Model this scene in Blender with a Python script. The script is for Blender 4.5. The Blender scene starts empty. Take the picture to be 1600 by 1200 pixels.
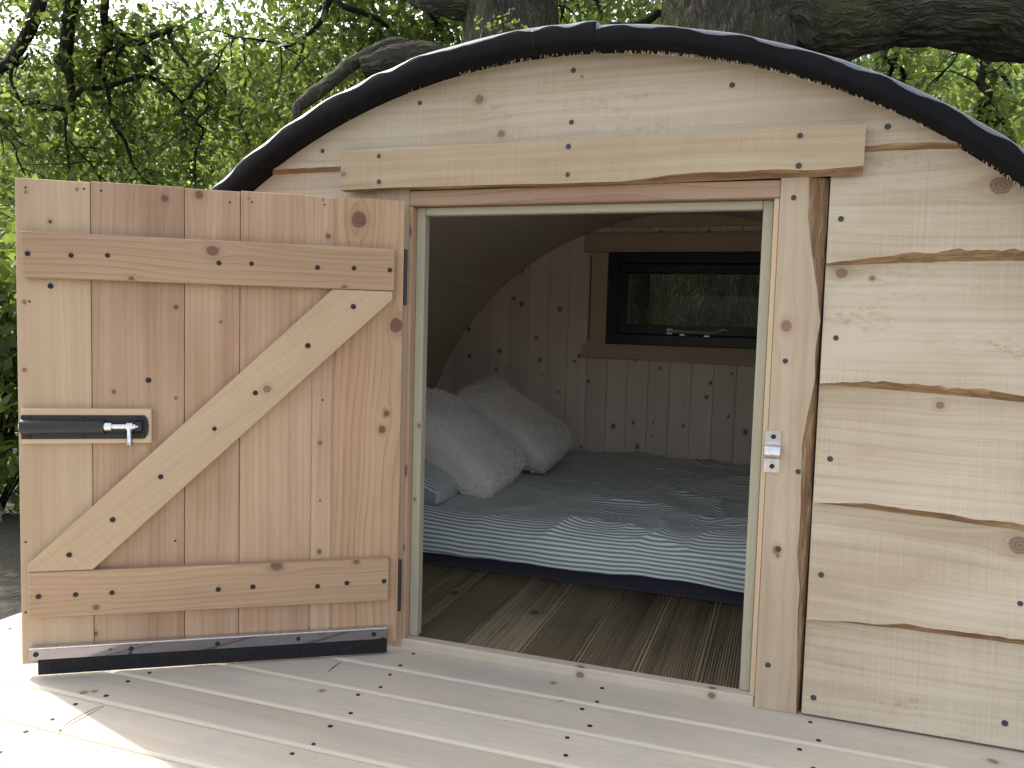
import bpy, bmesh, math, random
import numpy as np
from mathutils import Vector, Matrix, noise as mn

# ------------------------------------------------------------------ camera
scn = bpy.context.scene
col = scn.collection
R_ = math.radians
F_PX = 1262.5
CAM = np.array([0.4658, -1.70, 0.771])
YAW, PITCH, ROLL = R_(-18.7455), R_(-4.0892), R_(1.6187)
_f = np.array([math.sin(YAW)*math.cos(PITCH), math.cos(YAW)*math.cos(PITCH), math.sin(PITCH)])
_r0 = np.array([math.cos(YAW), -math.sin(YAW), 0.0]); _u0 = np.cross(_r0, _f)
_r = math.cos(ROLL)*_r0 + math.sin(ROLL)*_u0
_u = -math.sin(ROLL)*_r0 + math.cos(ROLL)*_u0
cd = bpy.data.cameras.new('camera'); cam = bpy.data.objects.new('camera', cd); col.objects.link(cam)
cam.matrix_world = Matrix(((_r[0], _u[0], -_f[0], CAM[0]), (_r[1], _u[1], -_f[1], CAM[1]), (_r[2], _u[2], -_f[2], CAM[2]), (0, 0, 0, 1)))
cd.sensor_width = 36; cd.lens = F_PX/1600*36; cd.clip_start = .05; cd.clip_end = 600
scn.camera = cam
# ------------------------------------------------------------------ sky, sun, exposure
SUN_EL = 42.0
SUN_AZ = math.atan2(-.955, .296)          # from +Y towards +X
w = bpy.data.worlds.new('World'); scn.world = w; w.use_nodes = True
wn = w.node_tree.nodes; wl = w.node_tree.links
bg = wn['Background']
sky = wn.new('ShaderNodeTexSky'); sky.sky_type = 'NISHITA'; sky.sun_disc = False
sky.sun_elevation = R_(SUN_EL); sky.sun_rotation = SUN_AZ
sky.air_density = 1.0; sky.dust_density = 4.0; sky.ozone_density = 1.0
hs = wn.new('ShaderNodeHueSaturation'); hs.inputs['Saturation'].default_value = .38
wl.new(sky.outputs[0], hs.inputs['Color']); wl.new(hs.outputs[0], bg.inputs['Color'])
bg.inputs['Strength'].default_value = 0.15
sl = bpy.data.lights.new('sun', 'SUN'); sl.energy = 2.2; sl.angle = R_(1.0); sl.color = (1, .95, .87)
so = bpy.data.objects.new('sun', sl); col.objects.link(so)
tosun = Vector((math.sin(SUN_AZ)*math.cos(R_(SUN_EL)), math.cos(SUN_AZ)*math.cos(R_(SUN_EL)), math.sin(R_(SUN_EL))))
so.rotation_euler = tosun.to_track_quat('Z', 'Y').to_euler(); so.location = (-6, 2, 8)
scn.cycles.max_bounces = 14; scn.cycles.diffuse_bounces = 10
scn.view_settings.view_transform = 'Standard'; scn.view_settings.look = 'None'
scn.view_settings.exposure = 1.72; scn.view_settings.gamma = 1.0; scn.view_settings.use_curve_mapping = False

# ------------------------------------------------------------------ pixel helpers (photo pixels, 1600 x 1200)
def ray(x, y):
    return _r*(x-800)/F_PX - _u*(y-600)/F_PX + _f
def onY(x, y, Y=0.0):
    d = ray(x, y); return CAM + d*((Y-CAM[1])/d[1])
def onZ(x, y, Z=0.0):
    d = ray(x, y); return CAM + d*((Z-CAM[2])/d[2])
def far(x, y, dist):
    d = ray(x, y); return CAM + d*dist          # dist measured along the viewing axis
DA = R_(212.2); DU = np.array([math.cos(DA), math.sin(DA), 0]); DN = np.array([-DU[1], DU[0], 0])
HINGE = np.array([-.3678, -.03, 0])
def onD(x, y, off=0.0):
    d = ray(x, y); P = HINGE + DN*off; t = ((P-CAM) @ DN)/(d @ DN); q = CAM + d*t
    return float((q-HINGE) @ DU), float(q[2])

# ------------------------------------------------------------------ node helpers
def M(nt, op, a, b=None, c=None, clamp=False):
    n = nt.nodes.new('ShaderNodeMath'); n.operation = op; n.use_clamp = clamp
    for i, v in enumerate((a, b, c)):
        if v is None: continue
        if isinstance(v, (int, float)): n.inputs[i].default_value = v
        else: nt.links.new(v, n.inputs[i])
    return n.outputs[0]
def COMB(nt, x, y, z):
    n = nt.nodes.new('ShaderNodeCombineXYZ')
    for i, v in enumerate((x, y, z)):
        if isinstance(v, (int, float)): n.inputs[i].default_value = v
        else: nt.links.new(v, n.inputs[i])
    return n.outputs[0]
def NOISE(nt, vec, scale=1.0, detail=2.0, rough=.5, out=0):
    n = nt.nodes.new('ShaderNodeTexNoise'); n.inputs['Scale'].default_value = scale
    n.inputs['Detail'].default_value = detail; n.inputs['Roughness'].default_value = rough
    if vec is not None: nt.links.new(vec, n.inputs['Vector'])
    return n.outputs[out]
def MAP(nt, v, a, b, c=0.0, d=1.0, smooth=False):
    n = nt.nodes.new('ShaderNodeMapRange'); n.clamp = True
    if smooth: n.interpolation_type = 'SMOOTHSTEP'
    nt.links.new(v, n.inputs[0])
    for i, x in zip((1, 2, 3, 4), (a, b, c, d)): n.inputs[i].default_value = x
    return n.outputs[0]
def MIX(nt, f, a, b, mode='MIX'):
    n = nt.nodes.new('ShaderNodeMix'); n.data_type = 'RGBA'; n.blend_type = mode
    for s, v in ((n.inputs[0], f), (n.inputs[6], a), (n.inputs[7], b)):
        if isinstance(v, (int, float)): s.default_value = v
        elif isinstance(v, tuple): s.default_value = (*v, 1) if len(v) == 3 else v
        else: nt.links.new(v, s)
    return n.outputs[2]
def BUMP(nt, h, strength, dist, prev=None):
    n = nt.nodes.new('ShaderNodeBump'); n.inputs['Strength'].default_value = strength
    n.inputs['Distance'].default_value = dist; nt.links.new(h, n.inputs['Height'])
    if prev is not None: nt.links.new(prev, n.inputs['Normal'])
    return n.outputs[0]
def newmat(name):
    m = bpy.data.materials.new(name); m.use_nodes = True
    nt = m.node_tree; b = nt.nodes['Principled BSDF']
    return m, nt, b

def knot_group():
    g = bpy.data.node_groups.new('knot', 'ShaderNodeTree')
    for n in ('U', 'V', 'Uk', 'Vk', 'R'): g.interface.new_socket(n, in_out='INPUT', socket_type='NodeSocketFloat')
    for n in ('Shift', 'Mask', 'Halo', 'Ring'): g.interface.new_socket(n, in_out='OUTPUT', socket_type='NodeSocketFloat')
    i = g.nodes.new('NodeGroupInput'); o = g.nodes.new('NodeGroupOutput')
    U, V, Uk, Vk, R = i.outputs[:5]
    du = M(g, 'SUBTRACT', U, Uk); dv = M(g, 'SUBTRACT', V, Vk)
    q = M(g, 'ADD', M(g, 'MULTIPLY', M(g, 'MULTIPLY', du, du), .22), M(g, 'MULTIPLY', dv, dv))
    r2 = M(g, 'MULTIPLY', R, R)
    sh = M(g, 'DIVIDE', M(g, 'MULTIPLY', M(g, 'MULTIPLY', dv, r2), 1.7), M(g, 'ADD', q, M(g, 'MULTIPLY', r2, .3)))
    wob = NOISE(g, COMB(g, M(g, 'MULTIPLY', du, 60), M(g, 'MULTIPLY', dv, 60), Uk), 1.0, 2)
    d = M(g, 'DIVIDE', M(g, 'SQRT', M(g, 'ADD', M(g, 'MULTIPLY', M(g, 'MULTIPLY', du, du), .8), M(g, 'MULTIPLY', dv, dv))), R)
    d = M(g, 'ADD', d, M(g, 'MULTIPLY', M(g, 'SUBTRACT', wob, .5), .5))
    g.links.new(sh, o.inputs[0]); g.links.new(MAP(g, d, .8, 1.12, 1, 0, True), o.inputs[1])
    g.links.new(MAP(g, d, .9, 2.6, 1, 0, True), o.inputs[2])
    g.links.new(M(g, 'MULTIPLY_ADD', M(g, 'SINE', M(g, 'MULTIPLY', d, 17)), .5, .5), o.inputs[3])
    return g
KNOT = knot_group()
_mc = {}
def wood(fam, light, dark, knots=(), band=60, bands=.9, ring=90, rings=.25, fib=.5, saw=0., big=.5, stain=0., stc=(.2, .11, .05),
         kcol=(.16, .075, .035), warp=.02, var=.08, rough=.62, bump=.35, spec=.3, blotch=0.):
    """light/dark are linear base colours; knots are (u, v, r) in board metres."""
    key = (fam, tuple(knots))
    if key in _mc: return _mc[key]
    m, nt, b = newmat(fam); L = nt.links
    uv = nt.nodes.new('ShaderNodeUVMap'); uv.uv_map = 'grain'
    sp = nt.nodes.new('ShaderNodeSeparateXYZ'); L.new(uv.outputs[0], sp.inputs[0]); U, V = sp.outputs[0], sp.outputs[1]
    oi = nt.nodes.new('ShaderNodeObjectInfo'); rnd = M(nt, 'MULTIPLY', oi.outputs['Random'], 83.0)
    V2 = V; mask = halo = kr = None
    for (uk, vk, r) in knots:
        k = nt.nodes.new('ShaderNodeGroup'); k.node_tree = KNOT
        L.new(U, k.inputs[0]); L.new(V, k.inputs[1])
        for q, x in zip((2, 3, 4), (uk, vk, r)): k.inputs[q].default_value = x
        V2 = M(nt, 'SUBTRACT', V2, k.outputs[0])
        mr = M(nt, 'MULTIPLY', k.outputs[1], k.outputs[3])
        mask = k.outputs[1] if mask is None else M(nt, 'MAXIMUM', mask, k.outputs[1])
        halo = k.outputs[2] if halo is None else M(nt, 'MAXIMUM', halo, k.outputs[2])
        kr = mr if kr is None else M(nt, 'MAXIMUM', kr, mr)
    n1 = NOISE(nt, COMB(nt, M(nt, 'MULTIPLY', U, 1.1), M(nt, 'MULTIPLY', V2, 5), rnd), 1, 2)
    G = M(nt, 'ADD', V2, M(nt, 'MULTIPLY', M(nt, 'SUBTRACT', n1, .5), warp*2))
    n2 = NOISE(nt, COMB(nt, M(nt, 'MULTIPLY', U, .5), M(nt, 'MULTIPLY', G, band), M(nt, 'ADD', rnd, 5)), 1, 4, .62)
    sw = M(nt, 'FRACT', M(nt, 'ADD', M(nt, 'MULTIPLY', G, ring), M(nt, 'MULTIPLY', n2, 2.2)))
    rv = M(nt, 'POWER', sw, 3.0)
    fb = NOISE(nt, COMB(nt, M(nt, 'MULTIPLY', U, 14), M(nt, 'MULTIPLY', V2, 620), rnd), 1, 2)
    bgn = NOISE(nt, COMB(nt, M(nt, 'MULTIPLY', U, 2.3), M(nt, 'MULTIPLY', V, 6), M(nt, 'ADD', rnd, 9)), 1, 3)
    t = M(nt, 'MULTIPLY_ADD', M(nt, 'SUBTRACT', n2, .5), bands*1.6, .42)
    t = M(nt, 'ADD', t, M(nt, 'MULTIPLY', M(nt, 'SUBTRACT', rv, .25), rings))
    t = M(nt, 'ADD', t, M(nt, 'MULTIPLY', M(nt, 'SUBTRACT', fb, .5), fib))
    t = M(nt, 'ADD', t, M(nt, 'MULTIPLY', M(nt, 'SUBTRACT', bgn, .5), big*1.6))
    if saw:
        sm = NOISE(nt, COMB(nt, M(nt, 'MULTIPLY', U, 330), M(nt, 'MULTIPLY', V, 2.5), rnd), 1, 2)
        sa = NOISE(nt, COMB(nt, M(nt, 'MULTIPLY', U, 5), M(nt, 'MULTIPLY', V, 7), M(nt, 'ADD', rnd, 3)), 1, 2)
        smm = M(nt, 'MULTIPLY', M(nt, 'SUBTRACT', sm, .5), MAP(nt, sa, .38, .68, .25, 1.6))
        t = M(nt, 'ADD', t, M(nt, 'MULTIPLY', smm, saw*1.8))
    t = M(nt, 'ADD', t, 0.0, clamp=True)
    c = MIX(nt, t, light, dark)
    if stain:
        s1 = NOISE(nt, COMB(nt, M(nt, 'MULTIPLY', U, 4), M(nt, 'MULTIPLY', V, 11), M(nt, 'ADD', rnd, 21)), 1, 5, .7)
        s2 = NOISE(nt, COMB(nt, M(nt, 'MULTIPLY', U, 60), M(nt, 'MULTIPLY', V, 110), rnd), 1, 3, .7)
        sf = M(nt, 'MULTIPLY', MAP(nt, s1, .55, .78), MAP(nt, s2, .42, .66))
        c = MIX(nt, M(nt, 'MULTIPLY', sf, stain), c, stc)
    if blotch:
        s3 = NOISE(nt, COMB(nt, M(nt, 'MULTIPLY', U, 9), M(nt, 'MULTIPLY', V, 9), M(nt, 'ADD', rnd, 31)), 1, 4, .6)
        c = MIX(nt, M(nt, 'MULTIPLY', MAP(nt, s3, .5, .75), blotch), c, (.33, .33, .34))
    if mask is not None:
        c = MIX(nt, M(nt, 'MULTIPLY', halo, .35), c, tuple(.5*a+.5*k for a, k in zip(dark, kcol)))
        kc = MIX(nt, kr, kcol, tuple(x*.5 for x in kcol))
        c = MIX(nt, M(nt, 'MULTIPLY', mask, .82), c, kc)
    hv = nt.nodes.new('ShaderNodeHueSaturation'); L.new(c, hv.inputs['Color'])
    L.new(M(nt, 'MULTIPLY_ADD', oi.outputs['Random'], 2*var, 1-var), hv.inputs['Value'])
    L.new(hv.outputs[0], b.inputs['Base Color'])
    b.inputs['Roughness'].default_value = rough
    b.inputs['Specular IOR Level'].default_value = spec
    h = M(nt, 'ADD', M(nt, 'MULTIPLY', fb, .6), M(nt, 'MULTIPLY', rv, -.4))
    if saw: h = M(nt, 'ADD', h, M(nt, 'MULTIPLY', sm, saw*1.2))
    L.new(BUMP(nt, h, bump, .0012), b.inputs['Normal'])
    _mc[key] = m
    return m
def W_CLAD(k=()):  return wood('pale_sawn_timber', (.50, .437, .342), (.345, .275, .185), k, band=45, bands=.75, ring=48, rings=.30, fib=.5, saw=.34, big=1.2, stain=.9, stc=(.24, .14, .06), kcol=(.23, .14, .085), warp=.03, var=.06)
def W_HEAD(k=()):  return wood('header_timber', (.455, .375, .26), (.30, .22, .13), k, band=45, bands=.65, ring=55, rings=.26, fib=.35, saw=.45, big=.9, stain=.5, kcol=(.22, .14, .09), warp=.03, var=.04)
def W_POST(k=()):  return wood('post_timber', (.44, .36, .265), (.31, .235, .155), k, band=40, bands=.65, ring=40, rings=.28, fib=.35, saw=.1, big=.9, stain=.55, stc=(.2, .12, .07), kcol=(.25, .14, .085), warp=.04, var=.04)
def W_DOOR(k=()):  return wood('larch_plank', (.44, .308, .208), (.295, .182, .112), k, band=30, bands=1.15, ring=70, rings=.30, fib=.45, saw=.08, big=1.1, stain=.12, stc=(.16, .07, .04), kcol=(.15, .075, .05), warp=.022, var=.07)
def W_PLK2(k=()):  return wood('figured_larch_plank', (.46, .315, .20), (.285, .17, .095), k, band=30, bands=.6, ring=62, rings=.5, fib=.4, big=.5, kcol=(.14, .06, .045), warp=.05, var=.05)
def W_EDGE(k=()):  return wood('pale_door_plank', (.48, .37, .25), (.34, .24, .15), k, band=40, bands=.6, ring=70, rings=.2, fib=.35, big=.6, kcol=(.2, .12, .08), warp=.015, var=.04)
def W_LEDGE(k=()): return wood('ledge_timber', (.445, .31, .20), (.29, .185, .11), k, band=34, bands=.7, ring=85, rings=.45, fib=.45, saw=.1, big=.6, stain=.1, kcol=(.17, .09, .06), warp=.04, var=.04)
def W_BRACE(k=()): return wood('brace_timber', (.475, .36, .24), (.35, .25, .15), k, band=45, bands=.5, ring=60, rings=.15, fib=.4, saw=.4, big=.6, kcol=(.22, .14, .10), warp=.02, var=.02)
def W_RED(k=()):   return wood('red_lintel_timber', (.35, .245, .17), (.24, .145, .09), k, band=40, bands=.7, ring=75, rings=.6, fib=.4, big=.5, warp=.06, var=.02)
def W_TRIM(k=()):  return wood('treated_batten', (.41, .395, .305), (.30, .285, .205), k, band=110, bands=.8, ring=160, rings=.3, fib=.45, big=.5, kcol=(.2, .13, .08), warp=.01, var=.05)
def W_LIN(k=()):   return wood('lining_strip', (.56, .44, .30), (.42, .30, .18), k, band=90, bands=.6, ring=120, rings=.2, fib=.35, big=.4, kcol=(.22, .11, .06), warp=.01, var=.03)
def W_DECK(k=()):  return wood('planed_deck_board', (.495, .447, .372), (.395, .343, .272), k, band=40, bands=.7, ring=55, rings=.25, fib=.3, big=.9, blotch=.45, stain=.45, stc=(.25, .2, .16), kcol=(.22, .15, .11), warp=.03, var=.05, rough=.55, bump=.15)
def W_TNG(k=()):   return wood('lining_board_pine', (.80, .72, .64), (.64, .55, .47), k, band=60, bands=.6, ring=80, rings=.2, fib=.3, big=.5, kcol=(.20, .125, .085), warp=.015, var=.07)
def W_IN(k=()):    return wood('window_surround_timber', (.60, .48, .36), (.43, .32, .225), k, band=50, bands=.7, ring=70, rings=.3, fib=.4, big=.6, var=.06)
def W_CEIL(k=()):  return wood('ceiling_ply', (.58, .52, .43), (.48, .42, .33), k, band=14, bands=.6, ring=18, rings=.1, fib=.3, big=.6, warp=.05, var=.06)
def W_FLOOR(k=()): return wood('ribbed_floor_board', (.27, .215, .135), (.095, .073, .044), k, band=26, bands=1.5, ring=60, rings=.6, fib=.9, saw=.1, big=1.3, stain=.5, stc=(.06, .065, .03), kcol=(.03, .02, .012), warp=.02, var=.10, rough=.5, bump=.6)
def W_SILL(k=()):  return wood('door_sill_timber', (.50, .44, .36), (.38, .31, .235), k, band=50, bands=.6, ring=70, rings=.25, fib=.35, big=.8, blotch=.2, stain=.4, stc=(.25, .17, .11), kcol=(.2, .12, .08), warp=.02, var=.03)
def W_BEV(k=()):   return wood('fresh_bevel', (.53, .48, .39), (.45, .395, .31), k, band=50, bands=.6, ring=70, rings=.15, fib=.3, big=.5, var=.03)
def simple(name, colr, rough=.5, metal=0., spec=.5, nz=0., nscale=40., bump=0., coat=0.):
    m, nt, b = newmat(name)
    b.inputs['Roughness'].default_value = rough; b.inputs['Metallic'].default_value = metal
    b.inputs['Specular IOR Level'].default_value = spec; b.inputs['Coat Weight'].default_value = coat
    tc = nt.nodes.new('ShaderNodeTexCoord')
    n = NOISE(nt, tc.outputs['Object'], nscale, 4, .6)
    c = MIX(nt, MAP(nt, n, .3, .7), tuple(x*(1-nz) for x in colr), tuple(min(1, x*(1+nz)) for x in colr))
    nt.links.new(c, b.inputs['Base Color'])
    if bump: nt.links.new(BUMP(nt, n, bump, .002), b.inputs['Normal'])
    return m
def wane_mat():
    m, nt, b = newmat('waney_bark_edge')
    tc = nt.nodes.new('ShaderNodeTexCoord'); uv = nt.nodes.new('ShaderNodeUVMap'); uv.uv_map = 'grain'
    sp = nt.nodes.new('ShaderNodeSeparateXYZ'); nt.links.new(uv.outputs[0], sp.inputs[0])
    oi = nt.nodes.new('ShaderNodeObjectInfo'); rnd = M(nt, 'MULTIPLY', oi.outputs['Random'], 51.0)
    a = NOISE(nt, COMB(nt, M(nt, 'MULTIPLY', sp.outputs[0], 7), M(nt, 'MULTIPLY', sp.outputs[1], 60), rnd), 1, 4, .65)
    f = NOISE(nt, COMB(nt, M(nt, 'MULTIPLY', sp.outputs[0], 30), M(nt, 'MULTIPLY', sp.outputs[1], 600), rnd), 1, 3, .6)
    c = MIX(nt, MAP(nt, a, .38, .62), (.20, .115, .055), (.42, .29, .165))
    c = MIX(nt, MAP(nt, f, .45, .7), c, (.14, .075, .04))
    nt.links.new(c, b.inputs['Base Color']); b.inputs['Roughness'].default_value = .7
    nt.links.new(BUMP(nt, f, .6, .002), b.inputs['Normal'])
    return m
WANE = wane_mat()
BLACKMET = simple('black_painted_steel', (.012, .012, .015), .38, 0., .5, .2, 60)
SCREWB = simple('black_screw', (.018, .017, .018), .45, .3, .5, .3, 300)
SCREWG = simple('zinc_screw', (.045, .048, .056), .5, .3, .5, .4, 400)
STEEL = simple('zinc_plated_steel', (.62, .63, .66), .28, 1., .5, .15, 120, .05)
CHROME = simple('chrome_dark_reflection', (.30, .29, .33), .06, 1., .5, .05, 30)  # darkened base colour stands in for the reflection of trees not built
BRUSH = simple('black_brush', (.012, .012, .014), .8, 0., .3, .5, 300)
RUBBER = simple('grey_sheen_roof_membrane', (.11, .12, .135), .40, 0., .7, .25, 25, .06)  # black membrane; dusty grey and a painted sky sheen in its base colour
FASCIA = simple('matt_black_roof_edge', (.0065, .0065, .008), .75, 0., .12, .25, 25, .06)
UPVC = simple('dark_window_frame', (.014, .015, .02), .4, 0., .45, .1, 20)
CORE = simple('dark_timber_core', (.14, .10, .065), .8, 0., .2, .3, 20)

# ------------------------------------------------------------------ mesh helpers
def finish(name, me, mats, parent=None, mat4=None):
    for m in (mats if isinstance(mats, (list, tuple)) else [mats]): me.materials.append(m)
    o = bpy.data.objects.new(name, me); col.objects.link(o)
    if parent is not None: o.parent = parent
    if mat4 is not None: o.matrix_basis = mat4
    return o
def grain_uv(me, uax=0, vax=None):
    """planar UV in metres: u along axis uax, v along the other axis that faces the viewer of each face"""
    lay = me.uv_layers.new(name='grain'); oth = [a for a in range(3) if a != uax]
    for p in me.polygons:
        n = p.normal
        if abs(n[uax]) > .8: ua, va = oth
        else:
            ua = uax; va = oth[0] if abs(n[oth[0]]) < abs(n[oth[1]]) else oth[1]
        for li in p.loop_indices:
            co = me.vertices[me.loops[li].vertex_index].co
            lay.data[li].uv = (co[ua], co[va])
def from_bm(name, bm, mats, parent, mat4=None, uax=0, smooth=False):
    me = bpy.data.meshes.new(name); bmesh.ops.recalc_face_normals(bm, faces=bm.faces); bm.to_mesh(me); bm.free()
    if smooth:
        for p in me.polygons: p.use_smooth = True
    me.update(); grain_uv(me, uax)
    return finish(name, me, mats, parent, mat4)
def box(bm, x0, x1, y0, y1, z0, z1, bev=0., seg=1):
    r = bmesh.ops.create_cube(bm, size=1)
    vs = r['verts']
    for v in vs: v.co = Vector(((x0+x1)/2+v.co.x*(x1-x0), (y0+y1)/2+v.co.y*(y1-y0), (z0+z1)/2+v.co.z*(z1-z0)))
    if bev:
        es = list({e for v in vs for e in v.link_edges})
        bmesh.ops.bevel(bm, geom=es, offset=bev, segments=seg, affect='EDGES', profile=.5)
def board(name, parent, mat, x0, x1, y0, y1, z0, z1, uax, bev=.0015, seg=1):
    bm = bmesh.new(); box(bm, x0, x1, y0, y1, z0, z1, bev, seg)
    return from_bm(name, bm, mat, parent, None, uax)
def tube_mesh(bm, pts, rad, n=8, cap=True):
    pts = [Vector(p) for p in pts]; rings = []
    up = Vector((0, 0, 1))
    for i, p in enumerate(pts):
        t = (pts[min(i+1, len(pts)-1)]-pts[max(i-1, 0)]).normalized()
        a = t.cross(up)
        if a.length < .05: a = t.cross(Vector((1, 0, 0)))
        a.normalize(); b = t.cross(a).normalized()
        r = rad[i] if isinstance(rad, (list, tuple)) else rad
        rings.append([bm.verts.new(p+(a*math.cos(2*math.pi*k/n)+b*math.sin(2*math.pi*k/n))*r) for k in range(n)])
    for i in range(len(rings)-1):
        for k in range(n): bm.faces.new((rings[i][k], rings[i][(k+1) % n], rings[i+1][(k+1) % n], rings[i+1][k]))
    if cap:
        bm.faces.new(rings[0][::-1]); bm.faces.new(rings[-1])
def columns(name, parent, mats, xs, zb, zf, zt, yf, T, wane_idx=1, uax=0, yb=None):
    """board made of columns along x: back bottom zb(x), front bottom zf(x), top zt(x), face at y=yf(z), thickness T"""
    bm = bmesh.new(); cols = []
    for x in xs:
        b, f, t = zb(x), zf(x), max(zt(x), zf(x)+.002)
        back = yf(f)+T if yb is None else yb
        backt = yf(t)+T if yb is None else yb
        m1 = f+(t-f)*.34; m2 = f+(t-f)*.67
        cols.append([bm.verts.new(q) for q in ((x, back, b), (x, yf(f), f), (x, yf(m1), m1), (x, yf(m2), m2), (x, yf(t), t), (x, backt, t))])
    for a, c in zip(cols, cols[1:]):
        for k in range(6):
            fc = bm.faces.new((a[k], a[(k+1) % 6], c[(k+1) % 6], c[k]))
            fc.material_index = wane_idx if k == 0 else 0
    bm.faces.new(cols[0][::-1]); bm.faces.new(cols[-1])
    return from_bm(name, bm, mats, parent, None, uax)
def empty(name, loc=(0, 0, 0), rz=0.):
    e = bpy.data.objects.new(name, None); col.objects.link(e); e.location = loc; e.rotation_euler = (0, 0, rz); e.empty_display_size = .1
    return e
def tag(o, label, cat, group=None, kind=None):
    if label: o['label'] = label
    if cat: o['category'] = cat
    if group: o['group'] = group
    if kind: o['kind'] = kind
    return o
def dup(o, name, parent, mat4):
    c = o.copy(); c.name = name; col.objects.link(c); c.parent = parent; c.matrix_basis = mat4; return c
def wob(x, seed, amp, fr=3.0):
    return amp*(mn.noise(Vector((x*fr, seed*7.3, .5)))+.5*mn.noise(Vector((x*fr*3.1, seed*3.7, 9.5))))

# ------------------------------------------------------------------ screws (shared meshes, axis along local +Z = out of the surface)
def screw_mesh(name, r, h, mat, countersunk=False):
    bm = bmesh.new(); n = 12
    prof = [(r, -.002), (r, h*.5), (r*.8, h), (r*.42, h), (r*.36, h-.0018)] if not countersunk else [(r*1.1, -.001), (r*1.1, .0006), (r*.95, .0012), (r*.5, .0012), (r*.4, .0002)]
    rings = [[bm.verts.new((math.cos(2*math.pi*k/n)*a*(1 if (i < 3 or k % 3 == 0) else .62), math.sin(2*math.pi*k/n)*a*(1 if (i < 3 or k % 3 == 0) else .62), z)) for k in range(n)] for i, (a, z) in enumerate(prof)]
    for a, b in zip(rings, rings[1:]):
        for k in range(n): bm.faces.new((a[k], a[(k+1) % n], b[(k+1) % n], b[k]))
    bm.faces.new(rings[-1])
    me = bpy.data.meshes.new(name); bmesh.ops.recalc_face_normals(bm, faces=bm.faces); bm.to_mesh(me); bm.free(); me.materials.append(mat)
    return me
ME_SB = screw_mesh('screw', .0054, .0022, SCREWB)
ME_SW = screw_mesh('screw', .0050, .0005, SCREWG, True)
ME_SD = screw_mesh('screw', .0042, .0005, SCREWB, True)
_rs = random.Random(4)
def screw(me, parent, pos, out):
    o = bpy.data.objects.new('screw', me); col.objects.link(o); o.parent = parent
    q = Vector(out).to_track_quat('Z', 'X').to_matrix().to_4x4()
    o.matrix_basis = Matrix.Translation(Vector(pos)) @ q @ Matrix.Rotation(_rs.random()*6, 4, 'Z')
    k = _rs.uniform(.88, 1.12); o.scale = (k, k, 1)
    return o

# ================================================================== GROUND AND DECK
def soil_mat():
    m, nt, b = newmat('soil_and_leaf_litter'); tc = nt.nodes.new('ShaderNodeTexCoord'); v = tc.outputs['Object']
    a = NOISE(nt, v, 1.3, 5, .6); f = NOISE(nt, v, 28, 5, .7); g = NOISE(nt, v, .22, 3)
    c = MIX(nt, MAP(nt, f, .35, .68), (.016, .012, .010), (.060, .048, .039))
    c = MIX(nt, M(nt, 'MULTIPLY', MAP(nt, a, .5, .62), .6), c, (.05, .035, .02))
    c = MIX(nt, M(nt, 'MULTIPLY', MAP(nt, g, .5, .64), .4), c, (.035, .05, .018))
    nt.links.new(c, b.inputs['Base Color']); b.inputs['Roughness'].default_value = .95
    nt.links.new(BUMP(nt, f, 1., .03), b.inputs['Normal']); return m
def make_ground():
    bm = bmesh.new(); GZ = -.26
    xs = sorted(set([-150, -90, -55, -35]+[x*.5 for x in range(-40, 41)]+[35, 55, 90, 150])); ys = sorted(set([-60, -30, -15]+[y*.5 for y in range(-16, 70)]+[45, 70, 110, 200]))
    g = [[bm.verts.new((x, y, GZ+.05*mn.noise(Vector((x*.5, y*.5, 0)))+.03*mn.noise(Vector((x*1.7, y*1.7, 3))))) for y in ys] for x in xs]
    for i in range(len(xs)-1):
        for j in range(len(ys)-1): bm.faces.new((g[i][j], g[i+1][j], g[i+1][j+1], g[i][j+1]))
    return tag(from_bm('ground', bm, soil_mat(), None), 'dark bare soil with leaf litter around the timber deck', None, kind='structure')
make_ground()

deck = empty('deck'); tag(deck, 'pale planed timber deck in front of the pod', None, kind='structure')
DX0, DX1 = -1.376, 1.40
edges = [.025, -.117, -.239, -.363, -.4775, -.597, -.719]
while edges[-1] > -2.6: edges.append(edges[-1]-.1205)
deck_knots = {0: [(.02, -.05, .007), (.86, -.055, .009)], 1: [(-.75, -.2, .008)], 3: [(-.86, -.46, .008), (-.845, -.448, .006)], 2: [(-.42, -.27, .007)]}
prof_e = .006
dk_bm = {}
for i, (a, b) in enumerate(zip(edges, edges[1:])):
    bm = bmesh.new(); y1, y0 = a-.0007, b+.0007
    box(bm, DX0+wob(i, 3, .006), DX1+wob(i, 5, .006), y0, y1, -.026, 0)
    es = [e for e in bm.edges if abs(e.verts[0].co.z) < 1e-6 and abs(e.verts[1].co.z) < 1e-6]
    bmesh.ops.bevel(bm, geom=es, offset=.0085, segments=3, affect='EDGES', profile=.5)
    for f in bm.faces:
        f.normal_update()
        if .05 < f.normal.z < .97: f.material_index = 1
    o = from_bm('deck_board', bm, [W_DECK(tuple(deck_knots.get(i, ()))), W_BEV()], deck, None, 0)
    for jx in (-1.29, -.83, -.34, .11, .53, .98):
        for dy in (.026, .094):
            x = jx+_rs.uniform(-.012, .012)+.02*i*0
            screw(ME_SD, o, (x+.02*dy/.1, min(a, -.003)-dy+_rs.uniform(-.006, .006), 0), (0, 0, 1))
for jx in (-1.33, -.83, -.34, .11, .53, .98, 1.35):
    board('joist', deck, CORE, jx-.024, jx+.024, edges[-1]+.02, -.01, -.15, -.028, 1)
board('fascia_board', deck, W_DECK(), DX0-.004, DX0+.018, edges[-1], -.02, -.16, -.029, 1)
for jx in (-1.33, -.34, .53, 1.35):
    for jy in (-2.5, -1.2, -.08):
        board('support_post', deck, CORE, jx-.045, jx+.045, jy-.045, jy+.045, -.36, -.152, 2)

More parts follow.
